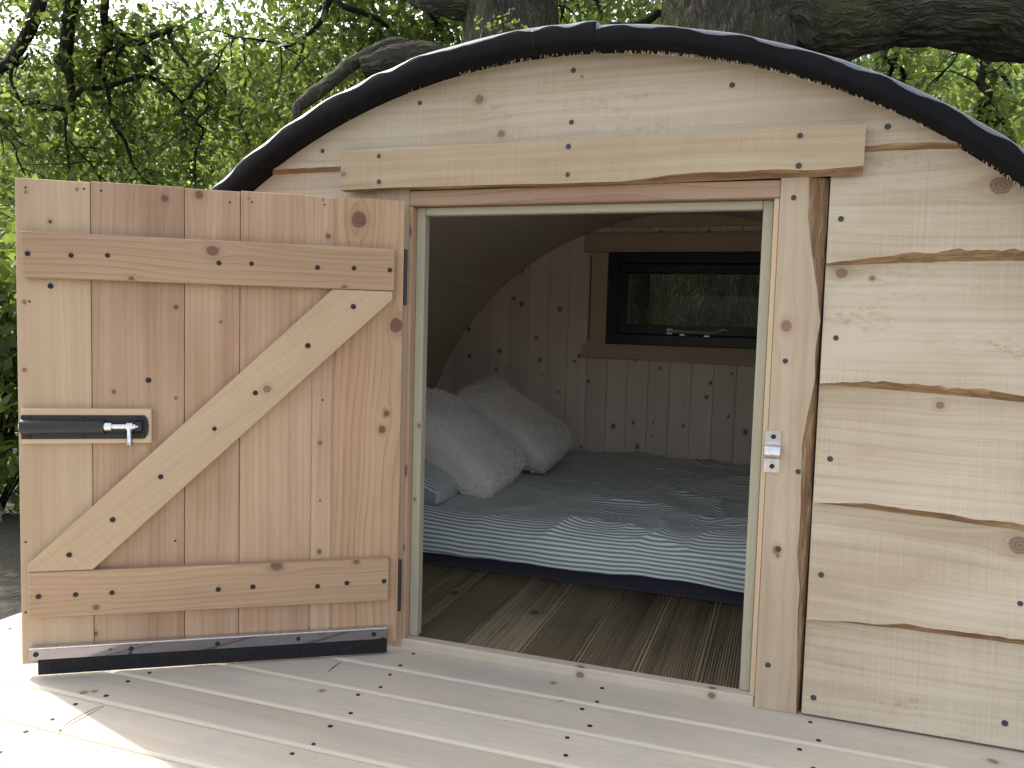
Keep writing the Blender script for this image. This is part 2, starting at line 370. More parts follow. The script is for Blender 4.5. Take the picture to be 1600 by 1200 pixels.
# splits and pitch pockets in the deck boards
PITCH_M = simple('dark_split', (.10, .06, .035), .7, 0., .3, .4, 200)
for i, (pp, wdt) in enumerate([([(512, 1050), (521, 1043), (533, 1034)], .0022), ([(92, 1141), (108, 1128), (128, 1117), (150, 1106), (164, 1103)], .0010), ([(93, 1142), (120, 1127), (140, 1116), (162, 1104)], .0009), ([(868, 1097), (880, 1094)], .0014), ([(635, 1010), (655, 1004)], .0008)]):
    P3 = [onZ(x, y, 0) for x, y in pp]; bm = bmesh.new(); rows = []
    for k, p in enumerate(P3):
        t = P3[min(k+1, len(P3)-1)]-P3[max(k-1, 0)]; nn = np.array([-t[1], t[0], 0]); nn /= np.linalg.norm(nn); q = wdt*(.25 if k in (0, len(P3)-1) else 1)
        rows.append([bm.verts.new(c) for c in (p+nn*q+[0, 0, -.001], p+nn*q+[0, 0, .0004], p-nn*q+[0, 0, .0004], p-nn*q+[0, 0, -.001])])
    for a, c in zip(rows, rows[1:]):
        for k in range(4): bm.faces.new((a[k], a[(k+1) % 4], c[(k+1) % 4], c[k]))
    bm.faces.new(rows[0]); bm.faces.new(rows[-1][::-1])
    from_bm('split', bm, PITCH_M, deck)

# ================================================================== THE POD
POD = empty('camping_pod')
tag(POD, 'small round topped timber camping pod with black curved roof and open plank door', 'pod')
RAD = 1.353
def arch(x, r=RAD): return math.sqrt(max(r*r-x*x, 1e-6))
def lin(a, b, n): return [a+(b-a)*i/(n-1) for i in range(n)]
def pk(l, Y=0., swap=False):            # knot list from pixels: (px, py, r)
    out = []
    for x, y, r in l:
        p = onY(x, y, Y); out.append((float(p[2]), float(p[0]), r) if swap else (float(p[0]), float(p[2]), r))
    return tuple(out)
def yslope(zb, zt, yb0=-.002, yt=.018):
    return lambda z: yb0+(yt-yb0)*min(max((z-zb)/(zt-zb), 0), 1)

# cladding right of the door
Z4 = lambda x: .198+wob(x, 1, .0015)
Z3 = lambda x: .434-.02*(x-.527)/.4+wob(x, 2, .0018)
Z2 = lambda x: .672-.018*(x-.527)/.4+wob(x, 3, .0016)
Z1 = lambda x: .908+.008*(x-.527)/.4+wob(x, 4, .002)
ZG = lambda x: 1.121+wob(x, 6, .0015)
clad = [('cladding_board', lambda x: .004, Z4, .004, [], 2),
        ('cladding_board', Z4, Z3, .017, [(1597, 855, .017)], 3),
        ('cladding_board', Z3, Z2, .016, [(1471, 634, .007)], 4),
        ('cladding_board', Z2, Z1, .018, [(1316, 426, .010), (1364, 434, .005)], 5),
        ('cladding_board', Z1, lambda x: 1.19, .022, [(1566, 289, .017)], 6)]
scr_r = [[(1271, 1090), (1570, 1130)], [(1283, 898), (1594, 943)], [(1297, 717)], [(1306, 528)], [(1314, 342)]]
scr_r[2].append((1620, 757)); scr_r[3].append((1640, 545)); scr_r[4].append((1640, 345))
for i, (nm, zb, znext, wv, kn, sd) in enumerate(clad):
    zmid = zb(.7); xe = math.sqrt(RAD**2-(zmid+.02)**2)-.004
    top = (lambda zn: (lambda x: min(zn(x)+.03, arch(x)-.003)))(znext)
    zf = (lambda zb, wv, sd: (lambda x: zb(x)+max(.001, wv*(1+.12*mn.noise(Vector((x*4, sd, 0)))+.26*mn.noise(Vector((x*19, sd, 3)))+.2*mn.noise(Vector((x*55, sd, 3))))*min(1, .12+abs(x-.527)*(9 if i in (2, 3) else 5)))))(zb, wv, sd) if i else (lambda x: .006)
    ys = yslope(zmid, znext(.7)+.03)
    o = columns(nm, POD, [W_CLAD(pk(kn)), WANE], lin(.529, xe, 46), zb, zf, top, ys, .019, 1 if i else 0)
    for (px, py) in scr_r[i]:
        p = onY(px, py, 0); yy = ys(p[2]); p = onY(px, py, yy); screw(ME_SW, o, (p[0], yy, p[2]), (0, -1, .08))
# cladding left of the door
for i, (zb, zn, sd) in enumerate([(lambda x: .004, lambda x: .2, 12), (lambda x: .2+wob(x, 11, .004), lambda x: .43, 13), (lambda x: .43+wob(x, 12, .004), lambda x: .67, 14),
                                  (lambda x: .67+wob(x, 13, .004), lambda x: .91, 15), (lambda x: .91+wob(x, 14, .004), lambda x: 1.19, 16)]):
    zmid = zb(-.7); xe = -math.sqrt(RAD**2-(zmid+.02)**2)+.004
    top = (lambda zn: (lambda x: min(zn(x)+.03, arch(x)-.003)))(zn)
    zf = (lambda zb: (lambda x: zb(x)+.008))(zb)
    o = columns('cladding_board', POD, [W_CLAD(), WANE], lin(xe, -.462, 40), zb, zf, top, yslope(zmid, zn(-.7)+.03), .019, 1 if i else 0)
    for x in (-.52, -.95):
        zz = zmid+.09
        if arch(x) > zz+.05: screw(ME_SW, o, (x, yslope(zmid, zn(-.7)+.03)(zz), zz), (0, -1, .08))
# gable board
xg = math.sqrt(RAD**2-1.125**2)-.004
zfg = lambda x: ZG(x)+.013*(1+.35*mn.noise(Vector((x*21, 7, 0)))+.3*mn.noise(Vector((x*5, 2, 0))))
ysg = yslope(1.12, 1.36, -.004, .012)
gable = columns('gable_board', POD, [W_CLAD(pk([(747, 154, .010), (783, 209, .008), (908, 118, .003)])), WANE], lin(-xg, xg, 120), ZG, zfg, lambda x: arch(x)-.002, ysg, .02)
for (px, py) in [(656, 161), (896, 110), (893, 191), (1144, 133), (1387, 198), (504, 236)]:
    p = onY(px, py, 0); yy = ysg(p[2]); p = onY(px, py, yy); screw(ME_SW, gable, (p[0], yy, p[2]), (0, -1, .06))
# torn fibres along the sawn arch edge
bm = bmesh.new(); rg = random.Random(8)
for k in range(620):
    x = rg.uniform(-.25, 1.0) if rg.random() < .93 else rg.uniform(-.7, 0)
    if x < .12 and rg.random() < .72: continue
    z = arch(x)-.003; y = rg.uniform(-.004, .012); Lh = rg.uniform(.003, .012)*(1.5 if rg.random() < .15 else 1)
    a = rg.uniform(.3, 2.4); dx, dz = math.cos(a)*Lh, math.sin(a)*Lh*.9
    p = Vector((x, y, z-.002)); q = Vector((x+dx*.6, y-rg.uniform(0, .006), z+dz*.6)); t = Vector((x+dx+rg.uniform(-.003, .003), y-rg.uniform(0, .012), z+dz*.8)); wv = Vector((.0006, 0, .0003))
    v = [bm.verts.new(c) for c in (p-wv, p+wv, q+wv*.8, q-wv*.8, t)]
    bm.faces.new(v[:4]); bm.faces.new((v[3], v[2], v[4]))
fib = from_bm('torn_fibres', bm, simple('wood_fibre', (.68, .60, .50), .8), POD); fib['kind'] = 'stuff'

# header board across the doorway
zhb = lambda x: 1.076+wob(x, 21, .003)
hdr = columns('header_board', POD, [W_HEAD(pk([(537, 272, .006)], -.026)), WANE], lin(-.536, .584, 50), zhb,
              lambda x: zhb(x)+.0015+(.010*min(1, (x-.12)/.1)*(1+.6*mn.noise(Vector((x*9, 3, 1)))) if x > .12 else 0),
              lambda x: 1.166+.002*mn.noise(Vector((x*3, 0, 4))), lambda z: -.027, .026)
for (px, py) in [(592, 244), (592, 284), (888, 229), (887, 273), (1250, 212), (1248, 259)]:
    p = onY(px, py, -.027); screw(ME_SW, hdr, tuple(p), (0, -1, 0))

# posts (waney outer edge on the right-hand one)
def post(name, z0, z1, xin, xo_f, xo_b, yf, T, mat, flip=1, n=70):
    bm = bmesh.new(); rows = []
    for z in lin(z0, z1, n):
        f, b = xo_f(z), xo_b(z); mid = xin+(f-xin)*.5
        rows.append([bm.verts.new(q) for q in ((xin, yf+T, z), (xin, yf, z), (mid, yf, z), (f, yf, z), (b, yf+T*.55, z), (b, yf+T, z))])
    for a, c in zip(rows, rows[1:]):
        for k in range(6):
            fc = bm.faces.new((a[k], a[(k+1) % 6], c[(k+1) % 6], c[k])); fc.material_index = 1 if k == 3 else 0
    bm.faces.new(rows[0]); bm.faces.new(rows[-1][::-1])
    return from_bm(name, bm, [mat, WANE], POD, None, 2)
wz = [(1.08, 24), (1.0, 23), (.93, 16), (.86, 8), (.80, 1.5), (.74, 6), (.68, 4), (.62, 10), (.55, 16), (.48, 14), (.42, 13), (.33, 14), (.26, 9), (.18, 9), (.1, 7), (0, 5)]
def wane_w(z):
    for (za, a), (zb_, b) in zip(wz, wz[1:]):
        if z >= zb_: return .00155*(b+(a-b)*(z-zb_)/(za-zb_))
    return .006
pz = pk([(1229, 509, .0105), (1281, 523, .004), (1213, 859, .008), (1215, 868, .004)], 0, True)
rpost = post('door_post', .001, 1.078, .437, lambda z: .5262-max(.0012, wane_w(z)+.0015*mn.noise(Vector((z*25, 0, 1)))), lambda z: .5265+.001*mn.noise(Vector((z*9, 0, 0))), -.0005, .045, W_POST(pz))
for (px, py) in [(1240, 309), (1227, 564), (1247, 737), (1216, 858), (1200, 1039)]:
    p = onY(px, py, -.0005); screw(ME_SW, rpost, tuple(p), (0, -1, 0))
lpost = post('door_post', .001, 1.078, -.372, lambda z: -.457, lambda z: -.4585, -.0005, .045, W_POST())
# lintel, linings, sill, stop battens
board('lintel', POD, W_RED(), -.371, .4365, -.003, .06, 1.039, 1.0735, 0)
board('lining_strip', POD, W_LIN(), .4265, .4365, .0015, .06, .0225, 1.0385, 2, .001)
board('lining_strip', POD, W_DOOR(pk([(637, 362, .012), (633, 735, .011), (629, 855, .008)], 0, True)), -.3715, -.3625, -.001, .06, .0225, 1.0385, 2, .001)
board('door_sill', POD, W_SILL(pk([(906, 1055, .008), (1112, 1087, .007)])), -.386, .4355, 0, .0285, -.002, .022, 0, .0025, 2)
board('stop_batten', POD, W_TRIM(pk([(655, 665, .005), (648, 780, .004)], .02, True)), -.3622, -.3405, .0195, .046, .0225, 1.0385, 2, .002)
board('stop_batten', POD, W_TRIM(), .4055, .4263, .0195, .046, .0225, 1.0385, 2, .002)
board('stop_batten', POD, W_TRIM(), -.340, .405, .0195, .046, 1.0205, 1.0384, 0, .002)
# wall sheathing behind the cladding, with the doorway
def disc_panel(name, r, y0, y1, hole, mat, zbase=-.02):
    hx0, hx1, hz0, hz1 = hole; bm = bmesh.new()
    def strip(xs, zlo, zhi):
        cols = [[bm.verts.new((x, y, z)) for (y, z) in ((y0, zlo(x)), (y0, zhi(x)), (y1, zhi(x)), (y1, zlo(x)))] for x in xs]
        for a, c in zip(cols, cols[1:]):
            for k in range(4): bm.faces.new((a[k], a[(k+1) % 4], c[(k+1) % 4], c[k]))
        bm.faces.new(cols[0]); bm.faces.new(cols[-1][::-1])
    strip(lin(-r+.0005, hx0, 40), lambda x: zbase, lambda x: arch(x, r)); strip(lin(hx1, r-.0005, 40), lambda x: zbase, lambda x: arch(x, r))
    strip(lin(hx0, hx1, 20), lambda x: hz1, lambda x: arch(x, r))
    if hz0 > zbase: strip(lin(hx0, hx1, 3), lambda x: zbase, lambda x: hz0)
    return from_bm(name, bm, mat, POD)
disc_panel('wall_sheathing', 1.349, .0455, .062, (-.3735, .4375, -.02, 1.0745), CORE)
# bolt keeper on the right-hand lining
def keeper():
    p0 = onY(1205, 705, -.0005); bm = bmesh.new(); prof = []
    hw = .0150; H = .0425
    for a in lin(0, math.pi, 13): prof.append((-math.cos(a)*.0155, .002+math.sin(a)*.0165))
    path = [(-H, .0022), (-.0175, .0022)]+prof+[(.0175, .0022), (H, .0022)]
    rows = []
    for (z, d) in path:
        rows.append((z, d))
    out = []
    for i, (z, d) in enumerate(rows):
        a = Vector(rows[max(i-1, 0)]); b = Vector(rows[min(i+1, len(rows)-1)]); t = (b-a).normalized(); nrm = Vector((-t.y, t.x))
        zi, di = z-nrm.x*.0022, d-nrm.y*.0022
        out.append([bm.verts.new((x, -dd, zz)) for (x, zz, dd) in ((-hw, z, d), (hw, z, d), (hw, zi, di), (-hw, zi, di))])
    for a, c in zip(out, out[1:]):
        for k in range(4): bm.faces.new((a[k], a[(k+1) % 4], c[(k+1) % 4], c[k]))
    bm.faces.new(out[0]); bm.faces.new(out[-1][::-1])
    k = from_bm('bolt_keeper', bm, STEEL, POD, Matrix.Translation((p0[0]+.002, -.001, p0[2])))
    for z in (-.030, .030): screw(ME_SB, k, (.001, -.0022, z), (0, -1, 0))
keeper()

# ---------------------------------------------------------------- roof
def roof_sheet(name, th0, th1, lift, n, seed, lap=False):
    """curved sheet from angle th0 to th1 (degrees, 0 = +x), rolled over at the front and back edge"""
    bm = bmesh.new(); rows = []
    for i in range(n+1):
        th = th0+(th1-th0)*i/n; a = R_(th)
        wv = min(1, max(0, .5+.55*math.sin(th*1.15+4*mn.noise(Vector((th*.11, seed, 0))))+.35*mn.noise(Vector((th*.9, seed, 2)))))
        rr = .0035*mn.noise(Vector((th*.22, seed, 1)))+.0012*math.sin(th*1.2+seed+2*mn.noise(Vector((th*.1, seed, 7))))
        b = .006+.0075*wv; lf = lift
        y0 = -.052+.004*mn.noise(Vector((th*.15, seed, 5)))
        ro = RAD+.041+lf+.6*rr
        prof = [(RAD+.002, .02), (RAD+.001, y0+.010), (RAD+.004+.4*lf, y0+.001), (RAD+.010+.5*lf, y0), (ro-b, y0-.001), (ro-b*.55, y0+.0025), (ro-b*.2, y0+.008), (ro, y0+.02), (ro, .06), (ro, .6), (ro, 1.3), (ro, 2.10), (ro-.006, 2.16), (RAD+.003, 2.16), (RAD+.002, 2.11)]
        rows.append([bm.verts.new((math.cos(a)*r, y, math.sin(a)*r-.002)) for (r, y) in prof])
    for a, c in zip(rows, rows[1:]):
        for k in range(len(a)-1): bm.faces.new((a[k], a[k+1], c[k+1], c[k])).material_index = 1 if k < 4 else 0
    bm.faces.new(rows[0]); bm.faces.new(rows[-1][::-1])
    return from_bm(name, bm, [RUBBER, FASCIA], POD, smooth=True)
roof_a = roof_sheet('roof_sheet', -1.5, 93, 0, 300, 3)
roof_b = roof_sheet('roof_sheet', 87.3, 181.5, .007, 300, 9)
for (px, py) in ((822, 42), (897, 33)):
    p = onY(px, py, -.02); th = math.atan2(p[2], p[0]); rr = RAD+.046
    bm = bmesh.new(); n = 12
    prof = [(.0115, 0), (.0115, .003), (.0085, .0035), (.008, .0085), (.005, .0105), (0.001, .011)]
    rings = [[bm.verts.new((math.cos(2*math.pi*k/n)*a, math.sin(2*math.pi*k/n)*a, z)) for k in range(n)] for a, z in prof]
    for a, b in zip(rings, rings[1:]):
        for k in range(n): bm.faces.new((a[k], a[(k+1) % n], b[(k+1) % n], b[k]))
    bm.faces.new(rings[-1])
    d = Vector((math.cos(th), 0, math.sin(th)))
    from_bm('roof_bolt', bm, BLACKMET, roof_b, Matrix.Translation(d*rr+Vector((0, -.012, -.003))) @ d.to_track_quat('Z', 'Y').to_matrix().to_4x4(), smooth=False)
# curved inner lining in wide panels
for k, (a0, a1) in enumerate(((0, 27), (27, 53), (53, 80), (80, 106), (106, 131), (131, 156), (156, 180))):
    bm = bmesh.new(); rows = []
    for i in range(15):
        a = R_(a0+.06+(a1-a0-.12)*i/14)
        rows.append([bm.verts.new((math.cos(a)*r, y, math.sin(a)*r)) for (r, y) in ((1.300, .0625), (1.300, 1.0), (1.300, 2.058), (1.318, 2.058), (1.318, .0625))])
    for a, c in zip(rows, rows[1:]):
        for q in range(5): bm.faces.new((a[q], a[(q+1) % 5], c[(q+1) % 5], c[q]))
    bm.faces.new(rows[0]); bm.faces.new(rows[-1][::-1])
    from_bm('ceiling_panel', bm, W_CEIL(), POD, uax=1, smooth=False)
# ---------------------------------------------------------------- floor inside: ribbed boards running front to back
def ribbed(x0, wd, y0, y1, knots=(), flat=False):
    bm = bmesh.new(); prof = [(0, -.024)]
    nr = 19; e = .006
    prof += [(0, -.002), (.0015, 0)]
    pit = (wd-2*e)/nr
    for r in range(nr):
        a = e+pit*r; dp = .0008 if flat else .0042
        prof += [(a+pit*.12, 0), (a+pit*.34, -dp), (a+pit*.66, -dp), (a+pit*.88, 0)]
    prof += [(wd-.0015, 0), (wd, -.002), (wd, -.024)]
    A = [bm.verts.new((x0+x, y0, z)) for x, z in prof]; B = [bm.verts.new((x0+x, y1, z)) for x, z in prof]
    for k in range(len(prof)-1): bm.faces.new((A[k], A[k+1], B[k+1], B[k]))
    bm.faces.new((A[-1], A[0], B[0], B[-1])); bm.faces.new(A[::-1]); bm.faces.new(B)
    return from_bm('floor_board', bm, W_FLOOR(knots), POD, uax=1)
fj = [float(onZ(899, 1034)[0]), float(onZ(995, 1048)[0])]
x = fj[0]; FB = []
wd = .1395
kf = lambda l: tuple((float(onZ(a, b)[1]), float(onZ(a, b)[0]), r) for a, b, r in l)
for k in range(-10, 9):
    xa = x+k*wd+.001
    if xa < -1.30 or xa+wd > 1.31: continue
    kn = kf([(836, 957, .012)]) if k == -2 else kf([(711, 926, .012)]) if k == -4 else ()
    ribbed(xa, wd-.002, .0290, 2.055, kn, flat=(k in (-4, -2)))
board('floor_base', POD, CORE, -1.34, 1.34, .03, 2.1, -.07, -.0245, 0, 0)
# ---------------------------------------------------------------- back wall: tongue-and-groove boards, window
BY = 2.058
def tng(xa, xb, z0, ztop, rgn):
    bm = bmesh.new(); ch = .0035
    def zt(x): return min(ztop, arch(max(min(x, 1.297), -1.297), 1.300)-.001)
    prof = [(xa+.0004, BY+.012), (xa+.0004, BY+ch), (xa+ch, BY), ((xa+xb)/2, BY), (xb-ch, BY), (xb-.0004, BY+ch), (xb-.0004, BY+.012)]
    A = [bm.verts.new((x, y, z0)) for x, y in prof]; B = [bm.verts.new((x, y, zt(x))) for x, y in prof]
    for k in range(len(prof)): 
        k2 = (k+1) % len(prof); bm.faces.new((A[k], A[k2], B[k2], B[k]))
    bm.faces.new(A[::-1]); bm.faces.new(B)
    kn = []; z = z0+rgn.uniform(.02, .15)
    zm = max(zt(xa), zt(xb))
    cx = (xa+xb)/2
    while z < zm and len(kn) < 7:
        kn.append((z, cx+rgn.uniform(-.042, .042), rgn.choice((.0025, .004, .006, .008, .0105)))); z += rgn.choice((.015, .05, .12, .22, .3))+rgn.uniform(.01, .08)
    return from_bm('lining_board', bm, W_TNG(tuple(kn)), POD, uax=2)
rgn = random.Random(11); PT = .0985
j0 = float(onY(1081, 580, BY)[0])
k = -14
while j0+k*PT < 1.28:
    xa = j0+k*PT; xb = xa+PT; k += 1
    if xa < -1.29: continue
    if xb > 1.295: continue
    if xb < -.345 or xa > .62: tng(xa, xb, .0, 9, rgn)
    else: tng(xa, xb, 0., .712, rgn); tng(xa, xb, 1.118, 9, rgn)
disc_panel('rear_sheathing', 1.349, 2.0705, 2.11, (-.338, .612, .705, 1.122), CORE)
disc_panel('rear_cladding', 1.352, 2.1105, 2.135, (-.338, .612, .705, 1.122), W_CLAD())
def onB(px, py, y=BY): return onY(px, py, y)
tb = BY-.022
def wtrim(x0, x1, z0, z1, ax, y=tb, wav=False):
    if not wav: return board('window_surround', POD, W_IN(), x0, x1, y, BY-.0005, z0, z1, ax, .002)
    return columns('window_surround', POD, [W_IN(), W_IN()], lin(x0, x1, 40), lambda x: z0+(wob(x, 31, .004)-.012*max(0, (x+.1))*.8 if wav == 1 else 0), lambda x: z0+.003+(wob(x, 31, .004)-.012*max(0, (x+.1))*.8 if wav == 1 else 0), lambda x: z1+(wob(x, 33, .004) if wav == 2 else 0), lambda z: y, .021)
wtrim(-.463, .72, 1.126, 1.215, 0, wav=2)
wtrim(-.459, .72, .628, .700, 0, wav=1)
wtrim(-.424, -.345, .7005, 1.1255, 2)
wtrim(.622, .70, .7005, 1.1255, 2)
columns('top_rail', POD, [W_IN(), W_IN()], lin(-.42, .42, 30), lambda x: 1.243, lambda x: 1.245, lambda x: arch(x, 1.299), lambda z: BY-.024, .0235)
win = empty('window'); win.parent = POD
def frame(name, x0, x1, z0, z1, wd, y0, y1, parent, bev=.003):
    bm = bmesh.new()
    box(bm, x0, x1, y0, y1, z1-wd, z1, bev); box(bm, x0, x1, y0, y1, z0, z0+wd, bev)
    box(bm, x0, x0+wd, y0+.0006, y1-.0006, z0+wd-.001, z1-wd+.001, 0); box(bm, x1-wd, x1, y0+.0006, y1-.0006, z0+wd-.001, z1-wd+.001, 0)
    return from_bm(name, bm, UPVC, parent)
frame('window_frame', -.340, .617, .7015, 1.1245, .048, BY-.028, BY+.055, win)
frame('sash', -.2915, .5685, .750, 1.076, .045, BY-.016, BY+.045, win, .005)
g, nt, b = newmat('window_glass')
mixs = nt.nodes.new('ShaderNodeMixShader'); tr = nt.nodes.new('ShaderNodeBsdfTransparent'); gl = nt.nodes.new('ShaderNodeBsdfGlossy'); gl.inputs['Roughness'].default_value = .02
fr = nt.nodes.new('ShaderNodeFresnel'); fr.inputs['IOR'].default_value = 1.45; tr.inputs['Color'].default_value = (.64, .70, .60, 1)
nt.links.new(M(nt, 'MULTIPLY', fr.outputs[0], .3), mixs.inputs[0]); nt.links.new(tr.outputs[0], mixs.inputs[1]); nt.links.new(gl.outputs[0], mixs.inputs[2]); nt.links.new(mixs.outputs[0], nt.nodes['Material Output'].inputs[0])
bm = bmesh.new(); box(bm, -.248, .525, BY+.012, BY+.016, .793, 1.033)
from_bm('window_pane', bm, g, win)
# casement stay
ys = BY-.030
stay = [onB(*q, ys) for q in ((1043, 518), (1056, 518), (1075, 519), (1100, 520), (1112, 521), (1122, 519), (1130, 516), (1138, 518))]
bm = bmesh.new(); tube_mesh(bm, stay, [.0085, .0085, .0062, .0062, .0060, .0055, .005, .0035], 8)
for q in ((1066, 521), (1104, 523)):
    p = onB(*q, ys); box(bm, p[0]-.011, p[0]+.011, ys+.001, ys+.005, p[2]-.009, p[2]-.004); tube_mesh(bm, [(p[0], ys+.003, p[2]-.006), (p[0], ys-.004, p[2]+.012)], .003, 6)
p = onB(1046, 518, ys); box(bm, p[0]-.012, p[0]+.012, ys-.002, ys+.016, p[2]-.012, p[2]+.012, .001)
from_bm('window_stay', bm, STEEL, win)

# ---------------------------------------------------------------- the door
DOOR = empty('door', tuple(HINGE), DA); DOOR.parent = POD
DOOR['label'] = 'open ledged and braced larch door swung back on its left hinges'
def dboard(name, mat, s0, s1, d0, d1, z0, z1, uax, bev=.0012): return board(name, DOOR, mat, s0, s1, d0, d1, z0, z1, uax, bev)
DZ0, DZ1 = .026, 1.046
pl = [(.0, .153, W_PLK2, [(561, 343, .0165), (619, 508, .015), (604, 646, .007), (597, 671, .008)]),
      (.1555, .1995, W_DOOR, [(513, 369, .0055), (506, 467, .003), (500, 692, .004), (499, 862, .005), (505, 312, .002)]),
      (.2, .354, W_DOOR, [(430, 618, .003), (388, 310, .002), (360, 716, .0045)]),
      (.3545, .4675, W_DOOR, [(311, 304, .0085), (345, 503, .003)]),
      (.468, .6505, W_DOOR, [(257, 310, .007), (275, 480, .005), (178, 612, .004), (275, 622, .003), (150, 990, .004)]),
      (.651, .7915, W_EDGE, [(78, 346, .004), (38, 472, .004), (38, 578, .004), (40, 300, .003), (120, 296, .003)])]
for i, (s0, s1, mf, kn) in enumerate(pl):
    ks = tuple((onD(px, py)[1], onD(px, py)[0], r) for px, py, r in kn)
    dboard('plank', mf(ks), s0+.0004, s1-.0004, -.021, -.0002*(i % 2)-.0001, DZ0+.002*(i % 3 == 1), DZ1-.002*(i % 2), 2, .0012)
dboard('plank_tongue', W_EDGE(), .1525, .157, -.020, -.003, DZ0+.004, DZ1-.002, 2, .0005)
kd = lambda l, off=.022: tuple((*onD(px, py, off), r) for px, py, r in l)
dboard('ledge', W_LEDGE(kd([(332, 392, .011), (205, 435, .005), (538, 449, .005)])), .022, .7745, 0, .0215, .8425, .9355, 0, .002)
dboard('ledge', W_LEDGE(kd([(150, 949, .006), (432, 884, .012), (557, 878, .006)])), .0235, .7715, 0, .0215, .1315, .230, 0, .002)
# diagonal brace between the ledges
bm = bmesh.new(); out = [(.158, .841), (.0265, .841), (.0265, .823), (.647, .2315), (.771, .2315), (.771, .247)]
A = [bm.verts.new((s, 0, z)) for s, z in out]; B = [bm.verts.new((s, .0212, z)) for s, z in out]
bm.faces.new(A); bm.faces.new(B[::-1])
for k in range(len(out)): bm.faces.new((A[k], A[(k+1) % 6], B[(k+1) % 6], B[k]))
es = [e for e in bm.edges if e.verts[0].co.y > .02 and e.verts[1].co.y > .02]
bmesh.ops.bevel(bm, geom=es, offset=.0012, segments=1, affect='EDGES')
ang = math.atan2(.247-.823, .771-.0265)
me = bpy.data.meshes.new('brace'); bmesh.ops.recalc_face_normals(bm, faces=bm.faces); bm.to_mesh(me); bm.free()
lay = me.uv_layers.new(name='grain'); ca, sa = math.cos(ang), math.sin(ang)
def bruv(s, z): return (s*ca+z*sa, -s*sa+z*ca)
for lp in me.loops:
    co = me.vertices[lp.vertex_index].co; q = bruv(co.x, co.z); lay.data[lp.index].uv = (q[0], q[1]+co.y)
finish('brace', me, W_BRACE(tuple((*bruv(*onD(px, py, .022)), r) for px, py, r in [(408, 596, .008), (224, 810, .008)])), DOOR)
for (px, py) in [(43, 396), (111, 399), (168, 399), (342, 411), (393, 412), (496, 418), (553, 419), (609, 422), (60, 932), (118, 929), (175, 926), (341, 921), (395, 917), (496, 916), (542, 911), (600, 908),
                 (552, 479), (481, 540), (399, 614), (335, 670), (251, 745), (176, 812), (108, 867)]:
    s, z = onD(px, py, .0218); screw(ME_SB, DOOR, (s, .0215, z), (0, 1, 0))
for (px, py) in [(79, 447), (232, 594)]:
    s, z = onD(px, py, 0); screw(ME_SB, DOOR, (s, 0, z), (0, 1, 0))
for (px, py) in [(40, 293), (131, 295), (158, 298), (359, 316), (394, 316), (507, 320), (46, 471), (40, 847), (40, 957), (274, 845), (500, 782), (504, 625), (79, 347)]:
    s, z = onD(px, py, 0); o = screw(ME_SD, DOOR, (s, 0, z), (0, 1, 0)); o.scale = (.5, .5, .5)
# sliding bolt on its backing block
dboard('bolt_backing', W_LIN(), .5312, .781, .0, .0165, .5005, .5735, 0, .002)
def onDb(px, py): return onD(px, py, .019)
s0, zt_ = onDb(32, 649); s1, zb_ = onDb(231, 687)
zc = (.5185+.5565)/2
bm = bmesh.new()
box(bm, .5435, .7805, .0165, .0195, .5105, .5605, .0008)
n = 14; arc = [(.5435-.0055*math.sin(math.pi*k/n)*1.3, .5355+.022*math.cos(math.pi*k/n)) for k in range(n+1)]
A = [bm.verts.new((s, .0166, z)) for s, z in arc]; B = [bm.verts.new((s, .0194, z)) for s, z in arc]
bm.faces.new(A); bm.faces.new(B[::-1])
for k in range(n): bm.faces.new((A[k], A[k+1], B[k+1], B[k]))
from_bm('bolt_plate', bm, BLACKMET, DOOR)
bm = bmesh.new(); path = []
def hood(sa_, sb_, zc_, r, name, mat):
    bm = bmesh.new(); n = 12; rows = []
    for s in (sa_, sb_):
        rows.append([bm.verts.new((s, .0193+math.sin(math.pi*k/n)*r*1.0, zc_+math.cos(math.pi*k/n)*r)) for k in range(n+1)]+[bm.verts.new((s, .0193, zc_-r-.003)), bm.verts.new((s, .0193, zc_+r+.003))])
    m_ = len(rows[0])
    for k in range(m_): bm.faces.new((rows[0][k], rows[0][(k+1) % m_], rows[1][(k+1) % m_], rows[1][k]))
    bm.faces.new(rows[0]); bm.faces.new(rows[1][::-1])
    return from_bm(name, bm, mat, DOOR)
hood(.6215, .7795, .5365, .0150, 'bolt_barrel', BLACKMET); hood(.5485, .5605, .5365, .0128, 'bolt_barrel', BLACKMET)
for zz in (.5215, .5515): board('bolt_rib', DOOR, BLACKMET, .546, .779, .0195, .0222, zz-.0012, zz+.0012, 0, .0005)
bm = bmesh.new(); tube_mesh(bm, [(.555, .0265, .5372), (.7812, .0265, .5372)], .0058, 12)
tube_mesh(bm, [(.5655, .0265, .5372), (.5775, .0265, .5372)], .0092, 12)
tube_mesh(bm, [(.6065, .0265, .5372), (.6195, .0265, .5372)], .0095, 12)
tube_mesh(bm, [(.5715, .0300, .5372), (.5705, .036, .517), (.570, .038, .506)], .0052, 10)
tube_mesh(bm, [(.570, .038, .5068), (.570, .0381, .5045), (.570, .0382, .500), (.570, .0382, .4978)], [.006, .0083, .0083, .005], 12)
from_bm('bolt_slide', bm, STEEL, DOOR)
for s in (.555, .662, .765):
    for z in (.5155, .556): screw(ME_SB, DOOR, (s, .0195, z), (0, 1, 0)).scale = (.8, .8, .8)
